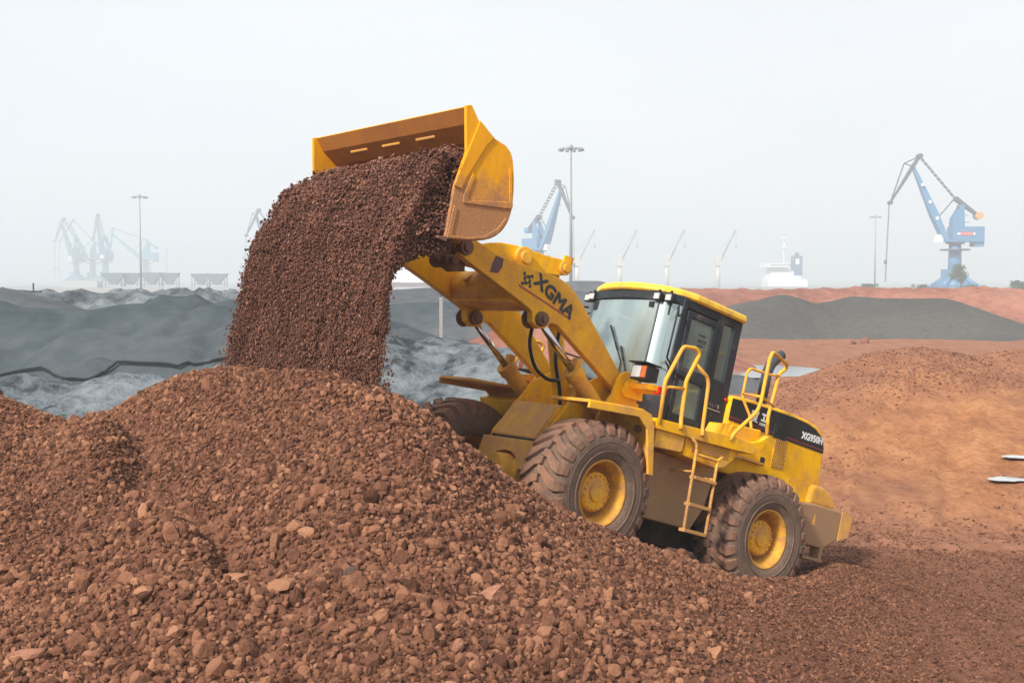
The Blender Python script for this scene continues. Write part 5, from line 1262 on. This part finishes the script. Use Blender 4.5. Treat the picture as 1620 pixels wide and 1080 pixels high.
def crane(px, Y, yaw, face, label, mat, luff=0.0, cab_mat='crane_white', sign=False, size=1.0):
    """portal slewing crane with double jib; face=-1 reaches left, +1 right; yaw turns it about its column"""
    root = empty('harbour_crane', (at(px, 440, Y)[0], Y, 0.0), yaw)
    root.scale = (face * size, size, size) if face > 0 else (size, size, size)
    if face > 0: root.scale = (size, size, size); root.rotation_euler = (0, 0, math.pi + yaw)
    tag(root, label, 'crane', 'harbour slewing cranes on the quay')
    W = M[mat]; D = M['crane_dark']
    m = MB(); m.cyl((0, 0, 1.2), (0, 0, 4.4), 7.5, 2.6, 20)
    for x in (-5.5, 5.5):
        for y in (-5.5, 5.5): m.box(x - 1.0, x + 1.0, y - 1.8, y + 1.8, 0, 1.8); m.cyl((x, y, 1.5), (x * .35, y * .35, 5.0), 0.9, 0.8, 8)
    m.box(-3.8, 1.5, -2.2, 2.2, 2.0, 7.2)
    base = m.build('portal_base', W, root)
    m = MB(); m.cyl((-2.0, -2.25, 5.2), (-2.0, -2.4, 5.2), 0.7, None, 14); m.build('sign_disc', M['crane_white'], base)
    m = MB(); m.cyl((0, 0, 4), (0, 0, 16.6), 2.3, 1.9, 24); col = m.build('column', W, root)
    m = MB(); m.cyl((0, 0, 13.4), (0, 0, 13.9), 4.8, None, 24); m.cyl((0, 0, 15.6), (0, 0, 16.4), 3.0, None, 24); m.build('gallery', D, col)
    m = MB(); m.box(-4.2, 8.6, -2.9, 2.9, 16.2, 16.9); m.box(-1.8, 8.6, -2.8, 2.8, 16.9, 21.2); m.box(5.6, 8.7, -2.3, 2.3, 14.7, 16.2)
    hs = m.build('machinery_house', W, root)
    if sign:
        m = MB(); m.box(-.4, 5.6, -2.86, -2.82, 18.55, 19.15); m.build('house_stripe', M['crane_white'], hs)
        m = MB()
        for k in range(5): m.box(.7 + k * .85, 1.35 + k * .85, -2.90, -2.86, 18.3, 19.45)
        m.build('house_lettering', plain('house_red_letters', (0.7, 0.06, 0.04), 0.5), hs)
    m = MB(); m.box(-6.6, -4.3, -1.2, 1.2, 16.0, 18.6); m.build('operator_cabin', M[cab_mat], root)
    m = MB()
    for y in (-1.6, 1.6):
        m.prism([(-1.6, 20.9), (2.4, 20.9), (2.2, 28.0), (1.2, 28.2), (-1.4, 23.8)], y - 0.35, y + 0.35)
    m.box(-1.0, 2.2, -1.6, 1.6, 22.2, 22.7); m.box(1.0, 2.3, -1.9, 1.9, 27.6, 28.4); m.box(2.2, 4.2, -.2, .2, 24.9, 25.1); m.box(2.2, 4.6, -.2, .2, 22.6, 22.8)
    fr_ = m.build('tower_frame', W, root)
    foot = Vector((-3.3, 0, 16.7))
    def Rl(p):
        v = Vector((p[0], 0, p[1])) - foot; c, s = math.cos(luff), math.sin(luff)
        return foot + Vector((v.x * c - v.z * s, 0, v.x * s + v.z * c))
    jt, fn, fr2, st = Rl((-14.4, 41.0)), Rl((-21.7, 29.1)), Rl((-12.3, 44.3)), Rl((-17.3, 42.0))
    def beam(m, a, b, w0, w1, t0, t1):
        d = (b - a).normalized(); u = Vector((-d.z, 0, d.x)); vs = []
        for c, w_, t in ((a, w0, t0), (b, w1, t1)):
            for i, j in ((-1, -1), (1, -1), (1, 1), (-1, 1)): vs.append(c + u * w_ * i * 0.5 + Vector((0, t * j * 0.5, 0)))
        m.add(vs, [(0, 1, 2, 3), (4, 7, 6, 5)] + [(i, (i + 1) % 4, (i + 1) % 4 + 4, i + 4) for i in range(4)])
    m = MB(); mid = foot.lerp(jt, 0.35); beam(m, foot, mid, 1.3, 2.4, 4.6, 3.0); beam(m, mid, jt, 2.4, 0.9, 3.0, 1.2); j_ = m.build('jib', W, root)
    for f in (0.3, 0.52, 0.75):
        m = MB(); p = foot.lerp(jt, f); m.cyl(p + Vector((0, -1.6, 0)), p + Vector((0, -1.75, 0)), 0.55, None, 12); m.build('jib_sign', M['crane_white'], j_)
    m = MB(); beam(m, fn, jt, 0.45, 1.1, 1.0, 1.6); beam(m, jt, fr2, 1.1, 0.8, 1.6, 1.2)
    for a_, b_ in ((fn, st), (st, fr2), (st, jt)): m.cyl(a_, b_, 0.22, None, 6)
    m.cyl(fr2 - Vector((0, 1.2, 0)), fr2 + Vector((0, 1.2, 0)), 0.9, None, 12); m.cyl(fn - Vector((0, 1, 0)), fn + Vector((0, 1, 0)), 0.7, None, 12)
    m.build('fly_jib', D if mat == 'crane_blue' else W, root)
    tr = Vector((-0.4, 0, 30.6))
    m = MB()
    for y in (-0.7, 0.7): m.cyl(fr2 + Vector((0, y, 0)), tr + Vector((0, y, 0)), 0.14, None, 6)
    for k in range(1, 11): p = fr2.lerp(tr, k / 11); m.cyl(p + Vector((0, -0.8, 0)), p + Vector((0, 0.8, 0)), 0.30, None, 6)
    m.build('tie_rod', D, root)
    m = MB(); beam(m, tr, Vector((7.2, 0, 25.0)), 1.3, 0.8, 2.4, 2.0); m.cyl(tr, Rl((-6.2, 23.8)), 0.22, None, 6); lv = m.build('balance_lever', D if mat == 'crane_blue' else W, root)
    m = MB(); m.cyl((7.4, -1.6, 24.8), (7.4, 1.6, 24.8), 1.25, None, 18); m.build('counterweight', M['crane_orange'] if sign else W, lv)
    if luff < 0.05:
        m = MB()
        for y in (-0.4, 0.4): m.cyl(fn + Vector((-.3, y, 0)), Vector((fn.x - 1.2, y, 3.0)), 0.09, None, 5)
        m.cyl((fn.x - 1.2, 0, 9.0), (fn.x - 1.2, 0, 10.4), 0.5, None, 8)
        m.build('hoist_rope', D, root)
    return root
crane(1510, 398, 0.0, -1, 'blue slewing crane at far right, its jib reaching left', 'crane_blue', sign=True)
crane(853, 512, -0.92, 1, 'blue crane rising behind the lifting arms, beside the tall lamp mast', 'crane_blue')
crane(121, 1150, 1.25, -1, 'faint crane furthest left on the skyline', 'crane_blue', size=1.35)
crane(147, 1160, 0.45, -1, 'pale green-blue crane, second from the left on the skyline', 'crane_teal', size=1.35)
crane(167, 1080, 1.57, -1, 'crane seen end-on, third from the left on the skyline', 'crane_blue', size=1.35)
crane(231, 1150, 0.0, -1, 'greenish crane behind the left lamp mast with its jib lowered left', 'crane_teal', luff=0.42, size=1.35)
crane(436, 720, 0.9, -1, 'crane of which only the tip shows left of the falling ore', 'crane_blue')

def lamp_mast(px, ytop, h, label, ring=2.2, ybase=None):
    Y = 1900 * (h - HC) / (440 - ytop)
    x = at(px, 440, Y)[0]
    r = empty('lamp_mast', (x, Y, 0)); tag(r, label, 'lamp mast', 'tall floodlight masts')
    m = MB(); m.cyl((0, 0, 0), (0, 0, h - 0.6), 0.36, 0.15, 14); m.build('pole', M['mast'], r)
    m = MB(); m.lathe([(ring, -0.06), (ring + .08, 0), (ring, 0.06), (ring - .08, 0), (ring, -0.06)], n=24)
    m.v = [(a, c, b + h - 0.6) for a, b, c in m.v]
    for k in range(4): t = k * math.pi / 2; m.cyl((0, 0, h - .6), (ring * math.cos(t), ring * math.sin(t), h - .6), 0.06, None, 6)
    m.cyl((0, 0, h - .9), (0, 0, h + .1), 0.35, None, 12)
    rg = m.build('lamp_ring', M['mast'], r)
    for k in range(10):
        t = k * 2 * math.pi / 10; m = MB(); c = Vector((ring * math.cos(t), ring * math.sin(t), h - 0.7)); m.cyl(c + Vector((0, 0, .15)), c - Vector((0, 0, .35)), 0.22, 0.42, 10)
        m.build('floodlight', M['mast'], rg)
lamp_mast(903, 232, 30, 'tallest floodlight mast, rising behind the lifting arms')
lamp_mast(223, 309, 30, 'floodlight mast among the faint cranes on the left')
lamp_mast(1384, 341, 30, 'floodlight mast on the right, left of the blue crane')
lamp_mast(264, 393, 30, 'small distant floodlight mast right of the left cranes')
lamp_mast(238, 386, 30, 'distant floodlight mast half hidden behind the left crane')
lamp_mast(318, 418, 22, 'tiny faint mast above the hoppers on the left', 1.6)

def hopper(px, Y, w, h, label, n=1):
    r = empty('ore_hopper', (at(px, 440, Y)[0], Y, 0)); tag(r, label, 'hopper', 'ore loading hoppers along the left skyline')
    m = MB(); t = h
    m.add([(-w / 2, -3, t), (w / 2, -3, t), (w / 2, 3, t), (-w / 2, 3, t), (-w / 9, -1, t * .15), (w / 9, -1, t * .15), (w / 9, 1, t * .15), (-w / 9, 1, t * .15)],
          [(0, 1, 2, 3), (4, 7, 6, 5), (0, 4, 5, 1), (1, 5, 6, 2), (2, 6, 7, 3), (3, 7, 4, 0)])
    m.build('funnel', M['hopper'], r)
    for x in (-w * .42, w * .42):
        for y in (-2.6, 2.6): m = MB(); m.box(x - .2, x + .2, y - .2, y + .2, 0, t); m.build('leg', M['hopper'], r)
    m = MB(); m.box(-w / 2, w / 2, -3.1, 3.1, t, t + .25)
    m.box(-w * .42, w * .42, -.3, .3, 1.2, 1.6); m.build('deck', M['hopper'], r)
for px, Y, w, h, lab in ((180, 430, 8.5, 6.0, 'leftmost dark ore hopper, below the end-on crane'), (207, 432, 7.0, 6.0, 'ore hopper just left of the left lamp mast foot'),
                         (240, 430, 7.5, 6.2, 'ore hopper just right of the left lamp mast foot'), (268, 431, 7.0, 6.0, 'ore hopper below the small distant mast'),
                         (318, 425, 6.5, 5.6, 'ore hopper left one of the pair nearest the falling ore'), (343, 425, 7.5, 5.6, 'ore hopper nearest to the falling ore')):
    hopper(px, Y * 1.4, w * 1.4, h + 0.7, lab)
m = MB(); m.box(-8, 8, -3, 3, 0, 2.6); m.prism([(-8, 2.6), (8, 2.6), (7, 3.2), (-7, 3.2)], -3, 3)
o = m.build('low_shed', M['cconc0'], None); o.location = (at(130, 440, 560)[0], 560, 0); tag(o, 'low white shed under the leftmost cranes', 'shed')

# ships at the quay
def deck_crane(px, Y, x_of, par, k):
    x = x_of(px)
    m = MB(); m.cyl((x, 0, 2.5), (x, 0, 20), 1.6, 1.4, 16); m.box(x - 2.1, x + 2.1, -2.1, 2.1, 18.5, 26.5)
    c = m.build('deck_crane', M['ship_cream'], par)
    m = MB(); m.tube([(x + 1.5, -2, 22), (x + 11.5, -2, 42.5)], 0.35, 6); m.tube([(x + 1.5, 2, 22), (x + 11.5, 2, 42.5)], 0.35, 6)
    for q in range(1, 7): a_ = Vector((x + 1.5, -2, 22)).lerp(Vector((x + 11.5, -2, 42.5)), q / 7); m.tube([a_, a_ + Vector((0, 4, 0))], 0.2, 5)
    m.tube([(x, 0, 27.5), (x + 11.5, 0, 42.5)], 0.10, 5); m.tube([(x + 11.5, 0, 42.5), (x + 11.7, 0, 32.0)], 0.10, 5); m.box(x + 11.2, x + 12.2, -.5, .5, 30.5, 32.5)
    m.build('boom', M['mast'], c)
Ys = 800
xs0 = at(900, 440, Ys)[0]
sh = empty('bulk_carrier', (0, Ys, -6.0)); tag(sh, 'white-decked bulk carrier with four thin cranes beyond the red heap', 'ship')
xo = lambda px: at(px, 440, Ys)[0]
xa, xb = xo(868), xo(1298)
m = MB(); m.vprism([(xa, 0), (xa + 12, -12), (xb - 8, -13), (xb, -8), (xb, 8), (xb - 8, 13), (xa + 12, 12)], 0, 3.2); m.build('hull', M['ship_hull'], sh)
for k, px in enumerate((913, 980, 1055, 1136)): deck_crane(px, Ys, xo, sh, k)
m = MB(); x0 = xo(1205); x1 = xo(1272)
m.box(x0 + 2, x1, -10, 10, 3.2, 9.5); m.box(x0 + 3, x1 - 4, -10, 10, 9.5, 12.0); m.box(x0 + 4, x1 - 9, -9, 9, 12.0, 15.0); m.box(x0 + 5, x1 - 12, -8, 8, 15.0, 17.5); m.box(x0 + 1, x1 - 13, -12, 12, 17.5, 20.0)
m.cyl((xo(1240), 0, 17.5), (xo(1240), 0, 38), 0.5, 0.3, 8); m.box(xo(1237), xo(1244), -3, 3, 30.5, 31.0); m.box(xo(1236), xo(1241), -2, 2, 36.5, 37.0)
su = m.build('superstructure', M['ship_white'], sh)
m = MB()
for r_ in range(8): m.box(x0 + 3 + r_ * 1.8, x0 + 4 + r_ * 1.8, -12.08, -12.0, 18.5, 19.3)
m.build('bridge_windows', M['window'], su)
m = MB(); m.box(xo(1253), xo(1267), -4, 4, 11.0, 25.0); m.cyl((xo(1260), 0, 25), (xo(1260), 0, 27.5), 1.4, None, 10); fu = m.build('funnel', M['ship_blue'], sh)
m = MB(); m.box(xo(1256), xo(1262), -4.06, -4.0, 19.5, 23.0); m.build('funnel_mark', M['ship_white'], fu)
# second ship, glimpsed between falling ore and arms
Y2 = 640; xo2 = lambda px: at(px, 440, Y2)[0]
s2_ = empty('cargo_ship', (0, Y2, -6.0)); tag(s2_, 'white ship superstructure glimpsed between the falling ore and the far lifting arm', 'ship')
m = MB(); xa = xo2(480); xb = xo2(706); m.vprism([(xa, 0), (xa + 10, -10), (xb - 5, -11), (xb, -6), (xb, 6), (xb - 5, 11), (xa + 10, 10)], 0, 8.0); m.build('hull', M['ship_hull'], s2_)
m = MB(); m.box(xo2(612), xo2(690), -9, 9, 8, 13); m.box(xo2(616), xo2(672), -8, 8, 13, 17); m.box(xo2(618), xo2(655), -8, 8, 17, 20.5); m.box(xo2(616), xo2(650), -10, 10, 20.5, 24)
m.cyl((xo2(632), 0, 24), (xo2(632), 0, 31), 0.6, None, 8)
s3 = m.build('superstructure', M['ship_white'], s2_)
m = MB()
for zz in (14.6, 18.5, 22.2):
    for k in range(8): m.box(xo2(620) + k * 1.9, xo2(620) + 1.0 + k * 1.9, -10.06 if zz > 20 else -8.06, -10 if zz > 20 else -8.0, zz, zz + 0.9)
m.build('bridge_windows', M['window'], s3)
m = MB(); m.box(xo2(664), xo2(680), -4, 4, 13, 23); m.build('funnel', M['crane_blue'], s2_)

# posts in the yard
def post(px, yt, yb, Y, label, w=0.1, cross=False):
    a_ = at(px, yt, Y); b_ = at(px, yb, Y); h = a_[2] - b_[2]
    r = empty('concrete_post', (b_[0], Y, b_[2] - 0.6)); tag(r, label, 'post')
    m = MB(); m.box(-w / 2, w / 2, -w / 2, w / 2, 0, h + 0.6 - 0.35); m.build('shaft', M['cconc'], r, w * .1)
    m = MB(); m.box(-w * .3, w * .3, -w * .3, w * .3, h + 0.25, h + 0.65)
    if cross: m.box(-0.45, 0.45, -w / 2, w / 2, h + 0.1, h + 0.22)
    m.build('lamp_head', M['crane_dark'], r)
M['cconc'] = plain('concrete', (0.30, 0.29, 0.28), 0.8)
post(698, 458, 524, 55, 'pale concrete post with dark head seen below the far lifting arm', 0.16)
post(53, 449, 464, 68, 'thin dark post with a crossbar on the far left skyline', 0.12, True)

# small trees on the right skyline
def leaf_mat():
    m, n, l, b = newmat('leaves'); b.inputs['Roughness'].default_value = 0.7
    nz = n.new('ShaderNodeTexNoise'); nz.inputs['Scale'].default_value = 2.0; tc = n.new('ShaderNodeTexCoord'); l.new(tc.outputs['Object'], nz.inputs['Vector'])
    cr = n.new('ShaderNodeValToRGB'); cr.color_ramp.elements[0].color = (0.02, 0.045, 0.02, 1); cr.color_ramp.elements[1].color = (0.06, 0.11, 0.045, 1)
    l.new(nz.outputs['Fac'], cr.inputs[0]); l.new(cr.outputs[0], b.inputs['Base Color']); return m
M['leaf'] = leaf_mat(); M['bark'] = plain('bark', (0.09, 0.06, 0.04), 0.9)
def tree(px, ytop, Y, w, label, seed):
    top = at(px, ytop, Y); h = top[2]; r = empty('small_tree', (top[0], Y, 0)); tag(r, label, 'tree', 'small trees on the right skyline')
    rg = np.random.default_rng(seed)
    m = MB(); m.cyl((0, 0, 0), (0, 0, h * .8), w * .06, w * .02, 8)
    for k in range(5): t = k * 1.3; m.cyl((0, 0, h * (.35 + .08 * k)), (w * .35 * math.cos(t), w * .35 * math.sin(t), h * (.55 + .08 * k)), w * .025, w * .01, 6)
    m.build('trunk', M['bark'], r)
    m = MB()
    cl = [(rg.normal(0, w * .22), rg.normal(0, w * .22), h * rg.uniform(.35, .95)) for _ in range(14)]
    for c in cl:
        for _ in range(45):
            p = Vector(c) + Vector(rg.normal(0, w * .11, 3)); a_ = Vector(rg.normal(size=3)).normalized() * w * .07; b_ = Vector(rg.normal(size=3)).normalized() * w * .05
            if p.z > h: continue
            m.add([p - a_, p + b_, p + a_, p - b_], [(0, 1, 2, 3)])
    m.build('crown', M['leaf'], r)
tree(1521, 418, 330, 5.0, 'narrow dark tree beside the foot of the right blue crane', 1)
tree(1459, 450, 320, 3.6, 'low bush-like tree left of the right crane foot', 2)
tree(1541, 451, 320, 3.6, 'low bush-like tree just right of the right crane foot', 3)
tree(1371, 449, 320, 4.0, 'tiny tree left of the right lamp mast foot', 4)
tree(1618, 444, 300, 5.5, 'dark tree cut by the right edge of the picture', 5)

# ------------------------------------------------------------------ harbour haze
m = MB(); m.box(-1500, 1500, -60, 2600, -7.2, 56)
hz, hn, hl_, hb = newmat('haze_air'); hn.remove(hb)
pv = hn.new('ShaderNodeVolumePrincipled'); pv.inputs['Color'].default_value = (0.74, 0.79, 0.83, 1); pv.inputs['Density'].default_value = 0.0013
pv.inputs['Anisotropy'].default_value = 0.0
hl_.new(pv.outputs[0], hn['Material Output'].inputs['Volume'])
hzo = m.build('haze', hz); tag(hzo, 'pale harbour haze', None, None, 'stuff')
